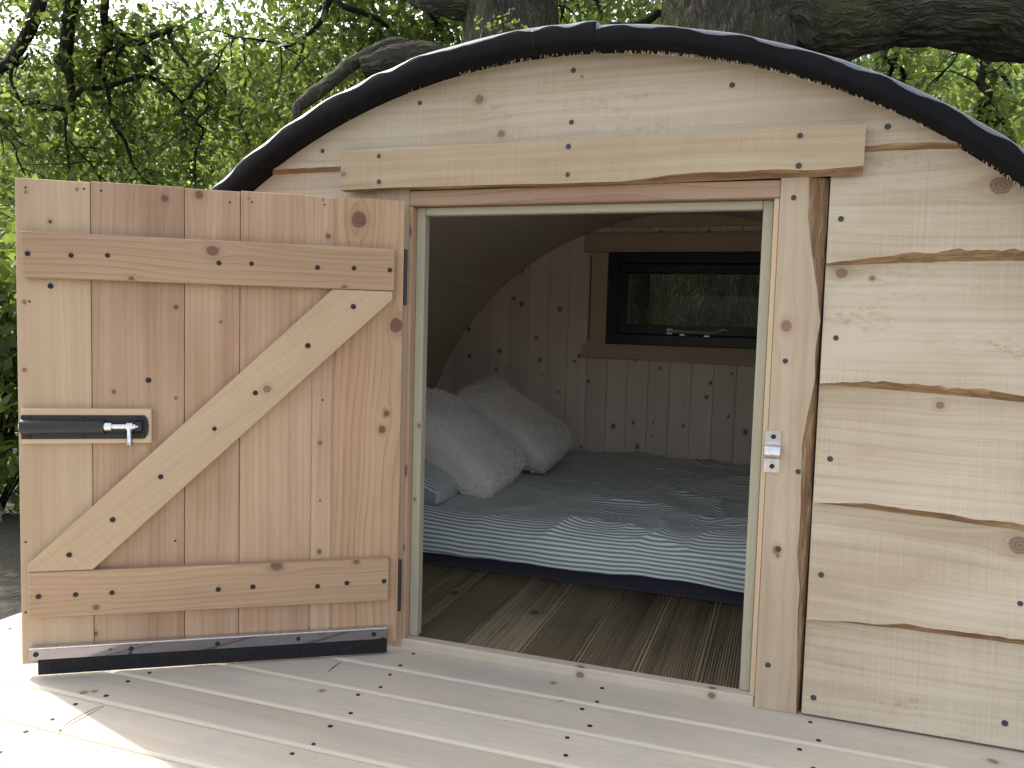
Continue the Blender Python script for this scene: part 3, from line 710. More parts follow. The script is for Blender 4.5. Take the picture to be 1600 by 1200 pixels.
# drip bar and brush seal
bm = bmesh.new(); box(bm, .023, .7715, 0, .0165, .0395, .0635, .0012)
db = from_bm('drip_bar', bm, CHROME, DOOR)
board('drip_bar_highlight_lip', DOOR, STEEL, .0235, .771, .001, .0195, .0637, .0672, 0, .0008)  # lighter metal on the lip paints the bright highlight along the top edge
bm = bmesh.new(); rg = random.Random(3)
box(bm, .0245, .757, .003, .0135, .006, .041, .001)
for k in range(1500):
    s = rg.uniform(.0245, .757); d = rg.uniform(.0015, .015); q = rg.uniform(.0005, .006)
    a = [bm.verts.new(c) for c in ((s-.0006, d, .03), (s+.0006, d, .03), (s+rg.uniform(-.002, .002), d+rg.uniform(-.002, .003), q))]; bm.faces.new(a)
from_bm('brush_seal', bm, BRUSH, DOOR)
for (px, py) in [(56, 1022), (205, 1015), (340, 1005), (466, 999), (584, 993)]:
    s, z = onD(px, py, .0168); screw(ME_SB, DOOR, (s, .0165, .0525), (0, 1, 0))
# hinges
for (z0, z1) in ((.812, .938), (.098, .220)):
    bm = bmesh.new(); tube_mesh(bm, [(-.0035, -.002, z0), (-.0035, -.002, z1)], .0042, 10)
    box(bm, -.003, .0003, -.020, -.002, z0+.002, z1-.002)
    for k in range(1, 5): tube_mesh(bm, [(-.0035, -.002, z0+(z1-z0)*k/5-.0006), (-.0035, -.002, z0+(z1-z0)*k/5+.0006)], .0048, 10)
    from_bm('hinge', bm, BLACKMET, DOOR)

# ================================================================== BED THINGS INSIDE
def fabric(name, c1, c2=None, pitch=.013, duty=.5, weave=900, rough=.9):
    m, nt, b = newmat(name); uv = nt.nodes.new('ShaderNodeUVMap'); uv.uv_map = 'cloth'
    sp = nt.nodes.new('ShaderNodeSeparateXYZ'); nt.links.new(uv.outputs[0], sp.inputs[0])
    n = NOISE(nt, COMB(nt, M(nt, 'MULTIPLY', sp.outputs[0], weave), M(nt, 'MULTIPLY', sp.outputs[1], weave), 0.0), 1, 2)
    if c2:
        ph = M(nt, 'PINGPONG', M(nt, 'DIVIDE', sp.outputs[1], pitch), .5)
        c = MIX(nt, MAP(nt, ph, duty*.5-.04, duty*.5+.04), c1, c2)
    else: c = MIX(nt, 0.0, c1, c1)
    c = MIX(nt, M(nt, 'MULTIPLY', MAP(nt, n, .35, .65), .2), c, tuple(x*.7 for x in c1))
    nt.links.new(c, b.inputs['Base Color']); b.inputs['Roughness'].default_value = rough
    b.inputs['Specular IOR Level'].default_value = .2; b.inputs['Sheen Weight'].default_value = .2
    nt.links.new(BUMP(nt, n, .15, .0006), b.inputs['Normal']); return m
def grid_obj(name, P, UV, mat, parent=None, smooth=True):
    """P: (nu, nv, 3) array; UV: (nu, nv, 2)"""
    nu, nv = P.shape[:2]; me = bpy.data.meshes.new(name)
    idx = np.arange(nu*nv).reshape(nu, nv)
    f = np.stack([idx[:-1, :-1], idx[1:, :-1], idx[1:, 1:], idx[:-1, 1:]], -1).reshape(-1, 4)
    me.from_pydata(P.reshape(-1, 3).tolist(), [], f.tolist())
    lay = me.uv_layers.new(name='cloth'); u = UV.reshape(-1, 2)[f.reshape(-1)]
    lay.data.foreach_set('uv', u.reshape(-1).astype('f'))
    if smooth: me.polygons.foreach_set('use_smooth', [True]*len(me.polygons))
    me.update(); return finish(name, me, mat, parent)
NAVY = fabric('navy_mattress_cover', (.040, .037, .062))
STRIPE = fabric('striped_cotton', (.22, .265, .255), (.70, .76, .75), .0128, .5)
def fbm(x, y, z=0.): return mn.noise(Vector((x, y, z)))
# mattress
def mattress():
    bm = bmesh.new(); box(bm, -1.20, 1.20, .612, 2.035, .001, .155, .035, 4)
    bmesh.ops.subdivide_edges(bm, edges=[e for e in bm.edges if e.calc_length() > .3], cuts=24, use_grid_fill=True)
    for v in bm.verts:
        v.co.y += .006*fbm(v.co.x*4, v.co.z*12) + .004*fbm(v.co.x*13, v.co.z*9, 3)
        if v.co.z > .02: v.co.z += .004*fbm(v.co.x*5, v.co.y*5, 7)
    me = bpy.data.meshes.new('mattress'); bm.to_mesh(me); bm.free()
    lay = me.uv_layers.new(name='cloth')
    for lp in me.loops:
        co = me.vertices[lp.vertex_index].co; lay.data[lp.index].uv = (co.x, co.y+co.z)
    for p in me.polygons: p.use_smooth = True
    return tag(finish('mattress', me, NAVY), 'thin double mattress in a dark navy cover on the ribbed floor', 'mattress')
mattress()
def ridge(v): return 1-abs(v)*2
def duvet():
    nu, nv = 300, 230; xs = np.linspace(-1.17, 1.17, nu)
    prof = []; Ls = np.linspace(0, 1, nv)
    hemz, topz, yfr, ybk, rc = .062, .186, .568, 2.040, .108
    seg1 = topz-rc-hemz; seg2 = rc*math.pi/2; seg3 = ybk-yfr-rc; tot = seg1+seg2+seg3
    sv = np.concatenate([np.linspace(0, seg1+seg2, 70, endpoint=False), np.linspace(seg1+seg2, tot, nv-70)])
    P = np.zeros((nu, nv, 3)); UV = np.zeros((nu, nv, 2))
    for i, x in enumerate(xs):
        hw = .014*fbm(x*3.2, 1)+.007*fbm(x*9, 4)
        for j, s in enumerate(sv):
            if s < seg1: y, z, nyy, nz = yfr, hemz+s, -1, 0
            elif s < seg1+seg2:
                a = (s-seg1)/rc; y, z, nyy, nz = yfr+rc-rc*math.cos(a), topz-rc+rc*math.sin(a), -math.cos(a), math.sin(a)
            else: y, z, nyy, nz = yfr+rc+(s-seg1-seg2), topz, 0, 1
            top = min(max((s-seg1)/.12, 0), 1); drop = max(0, 1-s/.10)
            d = .026*fbm(x*2.3, s*2.6, 2)+.012*fbm(x*5+.7*s, s*6, 5)
            # soft creases, stronger towards the right
            rr = (.25+.75*min(max((x+.5)/.8, 0), 1))
            c1 = max(0, ridge(fbm(x*3.1+s*2.3, s*4.6-x*1.4, 11)))**3; c2 = max(0, ridge(fbm(x*6-s*4, s*7+x*2.5, 17)))**3
            d += top*rr*(.024*c1+.009*c2) + .004*(1-top)*max(0, ridge(fbm(x*7+.5*s, s*3, 23)))**2
            d *= (.35+.65*min(s/.08, 1))
            yy = y+nyy*(d+.012*(1-top)*fbm(x*4, .3, 8)); zz = z+nz*max(d, -.012)+hw*drop
            if s > tot-.06: zz -= .01*(s-(tot-.06))/.06
            P[i, j] = (x, yy, zz)
            UV[i, j] = (x, s+.006*fbm(x*1.7, s*2, 31)+.012*x)
    o = grid_obj('duvet', P, UV, STRIPE)
    sm = o.modifiers.new('thick', 'SOLIDIFY'); sm.thickness = .006; sm.offset = -1
    return tag(o, 'rumpled duvet with thin teal and white stripes spread over the mattress', 'duvet')
duvet()
def cushion(name, mat4, sx, sy, sz, fabr, label, cat, fur=0, seed=1, group=None, pw=4.0):
    n = 40; P = np.zeros((2*n, n, 3)); rgx = random.Random(seed)
    vs = []; 
    bm = bmesh.new(); bmesh.ops.create_uvsphere(bm, u_segments=48, v_segments=28, radius=1)
    for v in bm.verts:
        x, y, z = v.co; r = math.hypot(x, y)
        if r > 1e-6:
            k = max(abs(x), abs(y))/r; sq = (r/k)*(1-.14*(1-k))
            x2, y2 = x*(sq/r), y*(sq/r)
        else: x2, y2 = x, y
        e = max(abs(x2), abs(y2)); th = (max(0, 1-abs(x2)**4)*max(0, 1-abs(y2)**4))**.42
        zz = (1 if z > 0 else -1)*th
        pin = 1-.06*(1-min(1, abs(abs(x2)-abs(y2))*3))*0
        v.co = Vector((x2*sx*pin, y2*sy*pin, zz*sz*(1+.12*fbm(x2*1.5, y2*1.5, seed))+.012*fbm(x2*2.3, y2*2.3, seed+4)))
    bmesh.ops.recalc_face_normals(bm, faces=bm.faces)
    me = bpy.data.meshes.new(name); bm.to_mesh(me); bm.free()
    lay = me.uv_layers.new(name='cloth')
    for lp in me.loops:
        co = me.vertices[lp.vertex_index].co; lay.data[lp.index].uv = (co.x, co.y)
    for p in me.polygons: p.use_smooth = True
    o = finish(name, me, fabr, None, mat4); tag(o, label, cat, group)
    if fur:
        polys = list(me.polygons); ws = [p.area for p in polys]; V = []; Fc = []
        for p in rgx.choices(polys, ws, k=fur):
            vv = [me.vertices[i].co for i in p.vertices]; a, b = rgx.random(), rgx.random()
            c = vv[0].lerp(vv[1], a).lerp((vv[-1] if len(vv) == 3 else vv[3]).lerp(vv[2], a), b)
            nn = p.normal; clump = Vector((fbm(c.x*38, c.y*38, c.z*38+seed), fbm(c.x*38, c.y*38, 50+seed), fbm(c.y*38, c.z*38, 90+seed)))
            dr = (nn*.75+clump*1.1+Vector((rgx.gauss(0, .35), rgx.gauss(0, .35), rgx.gauss(0, .35)))).normalized()
            Lh = rgx.uniform(.008, .018); sd = dr.cross(Vector((rgx.gauss(0, 1), rgx.gauss(0, 1), rgx.gauss(0, 1)))).normalized()*.0009
            mdl = c+dr*Lh*.6; tip = c+(dr+clump*.6).normalized()*Lh
            k = len(V); V += [c-sd, c+sd, mdl+sd*.8, mdl-sd*.8, tip]; Fc += [(k, k+1, k+2, k+3), (k+3, k+2, k+4)]
        fm = bpy.data.meshes.new('fur'); fm.from_pydata([tuple(v) for v in V], [], Fc); fm.update()
        fo = finish('fur', fm, FUR, o); fo['kind'] = 'stuff'
    return o
FURB = fabric('cushion_cloth', (.66, .63, .61))
FUR = simple('white_fur', (.80, .77, .75), .8, 0, .25, .12, 60)
def frame_from(origin, xdir, ydir):
    x = Vector(xdir).normalized(); y = Vector(ydir); y = (y-x*y.dot(x)).normalized(); z = x.cross(y)
    return Matrix((( x.x, y.x, z.x, origin[0]), (x.y, y.y, z.y, origin[1]), (x.z, y.z, z.z, origin[2]), (0, 0, 0, 1)))
cushion('pillow', frame_from((-.88, .98, .250), (1, 0.05, -.12), (0, 1, 0)), .30, .36, .075, STRIPE, 'striped pillow lying under the fluffy cushions', 'pillow', seed=5)
cushion('cushion', frame_from((-.650, .99, .350), (.82, .06, -.57), (.05, 1, .05)), .235, .20, .085, FURB, 'fluffy off-white cushion leaning on the striped pillow beside the doorway', 'cushion', 15000, 2, 'fluffy cushions')
cushion('cushion', frame_from((-.590, 1.45, .372), (.85, .06, -.53), (.02, 1, .10)), .235, .205, .082, FURB, 'fluffy off-white cushion set back against the lining boards, behind the other', 'cushion', 15000, 3, 'fluffy cushions')

# ================================================================== TREES
def bark_mat(name, light, dark, moss=.3, scale=1.0):
    m, nt, b = newmat(name); uv = nt.nodes.new('ShaderNodeUVMap'); uv.uv_map = 'bark'
    sp = nt.nodes.new('ShaderNodeSeparateXYZ'); nt.links.new(uv.outputs[0], sp.inputs[0])
    tc = nt.nodes.new('ShaderNodeTexCoord')
    w1 = NOISE(nt, tc.outputs['Object'], 6*scale, 3)
    vec = COMB(nt, M(nt, 'ADD', M(nt, 'MULTIPLY', sp.outputs[0], 30*scale), M(nt, 'MULTIPLY', w1, 7)), M(nt, 'MULTIPLY', sp.outputs[1], 7*scale), 0.0)
    vo = nt.nodes.new('ShaderNodeTexVoronoi'); vo.feature = 'DISTANCE_TO_EDGE'; vo.inputs['Scale'].default_value = 1; nt.links.new(vec, vo.inputs['Vector'])
    f = NOISE(nt, tc.outputs['Object'], 90*scale, 4, .7)
    h = M(nt, 'ADD', M(nt, 'MULTIPLY', MAP(nt, vo.outputs['Distance'], 0, .35), .7), M(nt, 'MULTIPLY', f, .75))
    c = MIX(nt, MAP(nt, h, .1, 1.1), dark, light)
    g = NOISE(nt, tc.outputs['Object'], 2.2*scale, 5, .65)
    c = MIX(nt, M(nt, 'MULTIPLY', MAP(nt, g, .45, .62), moss), c, (.075, .095, .03))
    nt.links.new(c, b.inputs['Base Color']); b.inputs['Roughness'].default_value = .95; b.inputs['Specular IOR Level'].default_value = .15
    nt.links.new(BUMP(nt, h, 1., .035/scale), b.inputs['Normal']); return m
BARK = bark_mat('oak_bark', (.16, .145, .115), (.038, .033, .026), .65)
BARKT = bark_mat('twig_bark', (.045, .039, .032), (.016, .013, .011), .2, 3)
def limb(name, pts, rad, parent, mat, nseg=16, per=6, rough=.08, seed=0, ridges=0.):
    """tapered tube through pts (Catmull-Rom), radii interpolated; vertices displaced to make it knobbly"""
    P = [np.array(p, float) for p in pts]; R0 = list(rad) if isinstance(rad, (list, tuple)) else [rad]*len(P)
    C = []; RR = []
    for i in range(len(P)-1):
        p0, p1, p2, p3 = P[max(i-1, 0)], P[i], P[i+1], P[min(i+2, len(P)-1)]
        for k in range(per):
            t = k/per; C.append(.5*((2*p1)+(-p0+p2)*t+(2*p0-5*p1+4*p2-p3)*t*t+(-p0+3*p1-3*p2+p3)*t**3)); RR.append(R0[i]+(R0[i+1]-R0[i])*t)
    C.append(P[-1]); RR.append(R0[-1]); n = len(C)
    V = []; UVs = []; ref = None; ln = 0
    for i in range(n):
        t = C[min(i+1, n-1)]-C[max(i-1, 0)]; t = t/np.linalg.norm(t)
        if ref is None: ref = np.cross(t, [0.3, .9, .1]); 
        a = ref-t*(ref @ t); a /= np.linalg.norm(a); ref = a; b = np.cross(t, a)
        if i: ln += np.linalg.norm(C[i]-C[i-1])
        for k in range(nseg+1):
            an = 2*math.pi*(k % nseg)/nseg; d = a*math.cos(an)+b*math.sin(an); r = RR[i]
            q = C[i]+d*r; s = 1/max(r, .02)
            dsp = rough*r*(mn.noise(Vector(q*s*.9)+Vector((seed, 0, 0)))+.5*mn.noise(Vector(q*s*2.3)))
            if ridges:
                cu = an*r*26; rv = abs(mn.noise(Vector((cu*math.cos(an*0)+2*mn.noise(Vector(q*4)), ln*5, seed))))
                per_ = abs(mn.noise(Vector((math.cos(an)*r*24, math.sin(an)*r*24, ln*4+seed))+Vector((1.5*mn.noise(Vector(q*3)), 0, 0))))
                dsp += ridges*(min(per_*3.2, 1)-.5)
            V.append(tuple(q+d*dsp)); UVs.append((an/(2*math.pi)*2*math.pi*max(RR[0], .02) if k < nseg else 2*math.pi*max(RR[0], .02), ln))
    Fc = []
    for i in range(n-1):
        for k in range(nseg):
            A = i*(nseg+1)+k; Fc.append((A, A+1, A+nseg+2, A+nseg+1))
    Fc.append(tuple(range((n-1)*(nseg+1), (n-1)*(nseg+1)+nseg)))
    return V, Fc, UVs
def limb_obj(name, parts, parent, mat):
    V = []; Fc = []; U = []
    for (v, f, u) in parts:
        k = len(V); V += v; Fc += [tuple(i+k for i in t) for t in f]; U += u
    me = bpy.data.meshes.new(name); me.from_pydata(V, [], Fc); lay = me.uv_layers.new(name='bark')
    for lp in me.loops: lay.data[lp.index].uv = U[lp.vertex_index]
    me.polygons.foreach_set('use_smooth', [True]*len(me.polygons)); me.update()
    return finish(name, me, mat, parent)
def leaf_mat(name, c0, c1, tr0, tr1, tw=.5):
    m, nt, b = newmat(name); at = nt.nodes.new('ShaderNodeAttribute'); at.attribute_name = 'tint'
    c = MIX(nt, at.outputs['Fac'], c0, c1); t = MIX(nt, at.outputs['Fac'], tr0, tr1)
    nt.links.new(c, b.inputs['Base Color']); b.inputs['Roughness'].default_value = .5; b.inputs['Specular IOR Level'].default_value = .35
    tl = nt.nodes.new('ShaderNodeBsdfTranslucent'); nt.links.new(t, tl.inputs['Color'])
    mx = nt.nodes.new('ShaderNodeMixShader'); mx.inputs[0].default_value = tw
    nt.links.new(b.outputs[0], mx.inputs[1]); nt.links.new(tl.outputs[0], mx.inputs[2]); nt.links.new(mx.outputs[0], nt.nodes['Material Output'].inputs[0])
    return m
# a lobed oak leaf (half outline, mirrored), base at origin, length 1 along x, gently folded
_h = [(0, .012), (.12, .05), (.22, .15), (.31, .09), (.43, .24), (.54, .14), (.66, .29), (.77, .17), (.88, .18), (1.0, 0)]
def leaf_template():
    v = []; f = []
    mid = [(x, 0, .03*math.sin(x*3)) for x, _ in _h]; L = [(x, y, y*.28-.10*x*x) for x, y in _h[:-1]]; Rr = [(x, -y, y*.28-.10*x*x) for x, y in _h[:-1]]
    v = mid+L+Rr; n = len(_h)
    for k in range(n-2):
        f.append((k, k+1, n+k+1)); f.append((k, n+k+1, n+k)); o = n+n-1
        f.append((k, o+k+1, k+1)); f.append((k, o+k, o+k+1))
    f.append((n-2, n-1, n+n-2)); f.append((n-2, n+n-1+n-2, n-1))
    return np.array(v), np.array(f)
OAK_V, OAK_F = leaf_template()
SIM_V = np.array([(0, 0, 0), (.5, .30, .05), (1, 0, -.08), (.5, -.30, .05)]); SIM_F = np.array([(0, 1, 2), (0, 2, 3)])
def leaves(name, C, size, parent, mat, rs, simple_leaf=False, droop=.4, tint=None):
    TV, TF = (SIM_V, SIM_F) if simple_leaf else (OAK_V, OAK_F)
    C = np.asarray(C, float); N = len(C)
    d = rs.normal(size=(N, 3)); d[:, 2] -= droop; d /= np.linalg.norm(d, axis=1)[:, None]
    up = rs.normal(size=(N, 3))*.7; up[:, 2] += 1.0
    s = np.cross(up, d); s /= np.linalg.norm(s, axis=1)[:, None]+1e-9; u = np.cross(d, s)
    L = size*rs.uniform(.65, 1.25, N)
    V = C[:, None, :]+L[:, None, None]*(TV[None, :, 0:1]*d[:, None, :]+TV[None, :, 1:2]*s[:, None, :]+TV[None, :, 2:3]*u[:, None, :])
    k = len(TV); Fc = (TF[None]+np.arange(N)[:, None, None]*k).reshape(-1, 3)
    me = bpy.data.meshes.new(name); me.vertices.add(N*k); me.vertices.foreach_set('co', V.reshape(-1).astype('f'))
    nf = len(Fc); me.loops.add(nf*3); me.loops.foreach_set('vertex_index', Fc.reshape(-1).astype('i'))
    me.polygons.add(nf); me.polygons.foreach_set('loop_start', np.arange(0, nf*3, 3, dtype='i')); me.polygons.foreach_set('loop_total', np.full(nf, 3, dtype='i'))
    at = me.attributes.new('tint', 'FLOAT', 'POINT')
    tt = np.clip(rs.normal(.5, .22, N) if tint is None else tint+rs.normal(0, .14, N), 0, 1)
    at.data.foreach_set('value', np.repeat(tt, k).astype('f')); me.update(calc_edges=True)
    o = finish(name, me, mat, parent); return o
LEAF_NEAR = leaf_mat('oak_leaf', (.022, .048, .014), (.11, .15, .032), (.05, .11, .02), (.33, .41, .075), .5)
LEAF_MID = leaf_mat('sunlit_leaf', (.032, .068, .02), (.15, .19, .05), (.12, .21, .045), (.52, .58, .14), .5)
LEAF_FAR = leaf_mat('haze_tinted_leaf', (.035, .07, .04), (.14, .19, .10), (.08, .15, .07), (.34, .43, .19), .5)  # distance haze put into the leaf colours, bluer and paler

rs = np.random.RandomState(7)
oak = empty('oak_tree', (-.1, 3.9, -.26)); tag(oak, 'old oak with two mossy stems and a thick side limb right behind the pod', 'tree')
def loc(p, o): return tuple(np.array(p)-np.array(o.location))
OY = 2.35                       # how far behind the front wall the stems stand
def stem(pts): return [loc(q, oak) for q in pts]
def T(px, py, d): return far(px, py, d)
D2 = 4.75
def px2m(p, d): return p*d/F_PX
# right-hand stem
st2 = [(.10, 3.55, -.5), (.09, 3.5, .1), (.06, 3.45, .9)] + [tuple(T(1135, 180, D2)), tuple(T(1140, 60, D2)), tuple(T(1146, -40, D2)), tuple(T(1140, -160, D2)), tuple(T(1125, -300, D2+.2))]
r2 = [.62, .50, .42, px2m(100, D2), px2m(102, D2), px2m(108, D2), px2m(95, D2), px2m(80, D2)]
limb_obj('trunk', [limb('t', stem(st2), r2, oak, BARK, 110, 22, .05, 3, .028)], oak, BARK)
# left-hand stem, leaning away to the left as it rises
D1 = 4.9
st1 = [(-.30, 3.75, -.5), (-.42, 3.72, .2), (-.66, 3.72, .95)] + [tuple(T(822, 230, D1)), tuple(T(800, 70, D1)), tuple(T(795, -20, D1)), tuple(T(780, -150, D1)), tuple(T(740, -300, D1))]
r1 = [.60, .50, .40, px2m(76, D1), px2m(70, D1), px2m(72, D1), px2m(70, D1), px2m(60, D1)]
limb_obj('trunk', [limb('t', stem(st1), r1, oak, BARK, 100, 22, .05, 8, .026)], oak, BARK)
# thick limb to the right
lb = [tuple(T(1150, -5, D2)), tuple(T(1225, 22, D2-.05)), tuple(T(1300, 36, D2-.1)), tuple(T(1400, 18, D2-.1)), tuple(T(1500, 15, D2-.2)), tuple(T(1590, 30, D2-.2)), tuple(T(1700, 45, D2-.3)), tuple(T(1850, 20, D2-.3))]
limb_obj('limb', [limb('l', stem(lb), [px2m(q, D2) for q in (84, 74, 58, 48, 52, 58, 60, 55)], oak, BARK, 80, 20, .10, 5, .018)], oak, BARK)
# limbs to the left from the left-hand stem
lb2 = [T(770, -10, D1), T(700, -5, D1), T(640, -25, D1+.2), T(560, -60, D1+.6), T(420, -110, D1+1.3), T(200, -90, D1+2.1), T(0, -80, D1+2.6), T(-200, -60, D1+2.8)]
limb_obj('limb', [limb('l', stem(lb2), [px2m(q, D1) for q in (50, 30, 26, 28, 30, 26, 24, 20)], oak, BARK, 40, 14, .10, 6, .012)], oak, BARK)
lb3 = [T(770, 95, D1), T(700, 88, D1), T(650, 84, D1), T(610, 92, D1), T(565, 105, D1)]
lb4 = [T(548, 100, D1), T(520, 125, D1), T(488, 150, D1), T(466, 168, D1), T(464, 192, D1)]
limb_obj('limb', [limb('l', stem(lb3), [px2m(q, D1) for q in (22, 15, 19, 20, 15)], oak, BARK, 28, 10, .14, 7, .006),
                  limb('l', stem([T(690, 75, D1), T(650, 74, D1), T(620, 68, D1), T(590, 78, D1), T(548, 100, D1)]), [px2m(q, D1) for q in (10, 9, 10, 10, 10)], oak, BARK, 20, 8, .14, 9, .004),
                  limb('l', stem(lb4), [px2m(q, D1) for q in (11, 10, 11, 9, 5)], oak, BARK, 20, 8, .14, 9, .004)], oak, BARK)
# hanging branches (pixel polyline, half widths in pixels)
DB = 6.6
HB = [([(70, -90), (64, -10), (54, 28), (36, 65), (8, 103), (-22, 112)], [12, 11, 10, 10, 8, 5]),
      ([(8, 103), (18, 108), (17, 125), (30, 155), (36, 160), (68, 160), (78, 170)], [5, 3, 2.6, 2.4, 2.6, 2.4, 1.5]),
      ([(8, 108), (26, 102), (46, 84)], [3, 2.2, 1.5]),
      ([(120, -90), (115, -10), (108, 30), (103, 80), (94, 97), (108, 115), (112, 150), (110, 171), (90, 170), (66, 172)], [13, 12, 10, 10, 8, 7, 6, 5, 3.4, 2.4]),
      ([(113, 152), (130, 141), (165, 136), (200, 125), (225, 118), (250, 128), (275, 152), (288, 165), (285, 180), (292, 210), (276, 220)], [4, 5, 4, 4, 4, 3.4, 3.2, 3, 2, 1.8, 1.2]),
      ([(168, -90), (165, -10), (163, 30), (172, 60), (170, 75), (157, 86), (155, 105), (165, 130), (170, 150), (175, 190), (195, 220), (205, 250), (215, 268), (232, 288)], [8, 7, 6, 5, 4.6, 4.2, 4, 3.4, 3, 2.6, 2.4, 2.2, 1.6, 1]),
      ([(172, 36), (186, 48), (200, 58), (213, 67), (240, 56), (262, 48), (284, 42)], [4, 4.5, 5, 6, 6, 5, 3]),
      ([(213, 67), (224, 82), (236, 100)], [6, 6, 4]),
      ([(262, 48), (272, 75), (286, 92), (294, 104)], [4, 3, 2.6, 1.6]), ([(200, 66), (186, 80), (180, 100), (180, 118)], [3, 2.4, 2, 1.4]),
      ([(288, 165), (306, 136), (326, 118), (340, 105), (346, 84), (360, 60)], [2.6, 2.6, 2.8, 2.2, 1.6, 1]),
      ([(305, 300), (306, 240), (318, 205), (306, 190), (322, 172), (326, 155), (322, 125)], [1.2, 1.6, 2, 2, 2, 1.8, 1.2]),
      ([(102, 175), (103, 215), (107, 250), (113, 282)], [2.4, 2, 1.8, 1]), ([(107, 218), (128, 243), (145, 260), (158, 284)], [1.6, 1.6, 1.6, 1]),
      ([(540, -60), (515, 0), (500, 35), (476, 60), (470, 85), (461, 108)], [6, 5, 4, 3.4, 3.2, 2]), ([(476, 60), (450, 72), (425, 66), (390, 60), (345, 56)], [2, 1.8, 1.6, 1.4, 1]),
      ([(500, -50), (530, 4), (568, 20), (592, 32), (606, 42)], [5, 4.6, 4.6, 4, 2.6]),
      ([(660, -20), (662, 6), (674, 24), (684, 40), (676, 62), (690, 72)], [4, 3.4, 3.6, 3.2, 2.6, 1.6]),
      ([(0, 185), (10, 200), (30, 222), (52, 232)], [1.6, 1.6, 1.4, 1]), ([(-6, 205), (20, 225), (28, 250), (40, 275)], [1.4, 1.4, 1.4, 1]), ([(385, 210), (374, 188), (382, 170), (402, 172)], [1.4, 1.4, 1.4, 1]),
      ([(1378, 55), (1380, 88), (1392, 97), (1410, 110), (1413, 122), (1405, 142)], [5, 4, 4, 3.4, 3, 2]), ([(1408, 60), (1398, 92), (1390, 118), (1380, 140)], [4.5, 4, 3.6, 2.6]),
      ([(1541, 55), (1539, 100), (1532, 130), (1544, 143), (1540, 160), (1525, 173), (1555, 178), (1578, 205), (1590, 245)], [7, 7, 6.6, 6.6, 5.6, 5, 4.6, 4, 2.6]),
      ([(1545, 110), (1565, 116), (1580, 138)], [3.6, 3.4, 2]), ([(1540, 178), (1546, 205), (1556, 195), (1568, 188)], [2.4, 2.2, 2, 1.4]),
      ([(1505, 62), (1492, 92), (1470, 116), (1450, 134), (1434, 154)], [1.6, 1.5, 1.4, 1.3, .8]),
      ([(1040, 10), (1012, 32), (985, 40), (955, 37)], [7, 6, 5, 3]), ([(930, -10), (936, 12), (940, 34)], [4, 3, 2]), ([(885, -10), (880, 14), (876, 34)], [3, 2.4, 1.6])]
parts = []; tips = []
for i, (pp, rr) in enumerate(HB):
    d0 = DB if pp[0][0] < 900 else 5.2
    if 420 < pp[0][0] < 900: d0 = 5.6
    P3 = [T(x, y, d0+.35*mn.noise(Vector((i*3.1, k*.5, 0)))*(0 if k == 0 else 1)) for k, (x, y) in enumerate(pp)]
    limb_obj('branch', [limb('b', [loc(q, oak) for q in P3], [px2m(q, d0) for q in rr], oak, BARKT, 8, 5, .16, i)], oak, BARKT)
    for a, b in zip(P3, P3[1:]):
        n = max(1, int(np.linalg.norm(b-a)/.10))
        tips += [a+(b-a)*(k+.5)/n for k in range(n)]
# twigs off the branches and oak leaves in clumps at their ends
tw = []; clumps = []
rg = random.Random(21)
for p in tips:
    for _ in range(2):
        if rg.random() < .45: continue
        dv = np.array([rg.gauss(0, 1), rg.gauss(0, 1.2), rg.gauss(-.25, .7)]); dv /= np.linalg.norm(dv)
        L = rg.uniform(.12, .42); q1 = p+dv*L*.5+np.array([0, 0, .03*rg.gauss(0, 1)]); q2 = p+dv*L+np.array([rg.gauss(0, .05), rg.gauss(0, .05), -.05])
        tw.append(limb('t', [loc(q, oak) for q in (p, q1, q2)], [.006, .0045, .002], oak, BARKT, 5, 2, .1, 1)); clumps.append(q2); clumps.append(q1)
limb_obj('twigs', tw, oak, BARKT)['kind'] = 'stuff'
def clump_leaves(cl, per, sig, rs):
    out = []; tn = []
    for c in cl:
        n = rs.poisson(per); out.append(np.asarray(c)+rs.normal(size=(n, 3))*sig); tn.append(np.full(n, rs.uniform(.15, .85)))
    return np.concatenate(out), np.concatenate(tn)
# extra leafy sprays hung where the photograph shows foliage close in front of the sky
def spray(n, x0, x1, y0, y1, d0, d1):
    return [T(rg.uniform(x0, x1), rg.uniform(y0, y1), rg.uniform(d0, d1)) for _ in range(n)]
ex = spray(62, -120, 560, -60, 120, 6.7, 8.4)+spray(110, -120, 480, 100, 300, 6.7, 9)+spray(44, 420, 720, -60, 100, 5.7, 7)+spray(26, 860, 1050, -40, 60, 6, 8)+spray(60, 1260, 1760, 70, 300, 6, 8.5)+spray(34, 380, 720, 60, 190, 6, 8)
LC, LT = clump_leaves(clumps, 10, .06, rs); EC, ET = clump_leaves(ex, 85, .15, rs)
o = leaves('crown', np.concatenate([LC, EC])-np.array(oak.location), .074, oak, LEAF_NEAR, rs, tint=np.concatenate([LT, ET])); 
# unseen rest of the crown, added overhead and to the left to shade the stems
cc = []
while len(cc) < 420:
    v = rs.normal(size=3); v /= np.linalg.norm(v); e = rs.uniform(.3, 1)
    c = np.array([-2.6, 5.4, 5.9])+v*e*np.array([5.0, 2.5, 1.7])
    cc.append(c)
CC, CT = clump_leaves(cc, 40, .22, rs)
leaves('shade_crown', CC-np.array(oak.location), .10, oak, LEAF_NEAR, rs, True, tint=CT)
# moss tufts and small sprouts on the stems
SC = [T(rg.gauss(780, 25), rg.gauss(38, 10), 4.45) for _ in range(60)]+[T(rg.gauss(1310, 30), rg.gauss(28, 9), 4.5) for _ in range(40)]
leaves('sprouts', np.array(SC)-np.array(oak.location), .035, oak, LEAF_MID, rs, True)['kind'] = 'stuff'

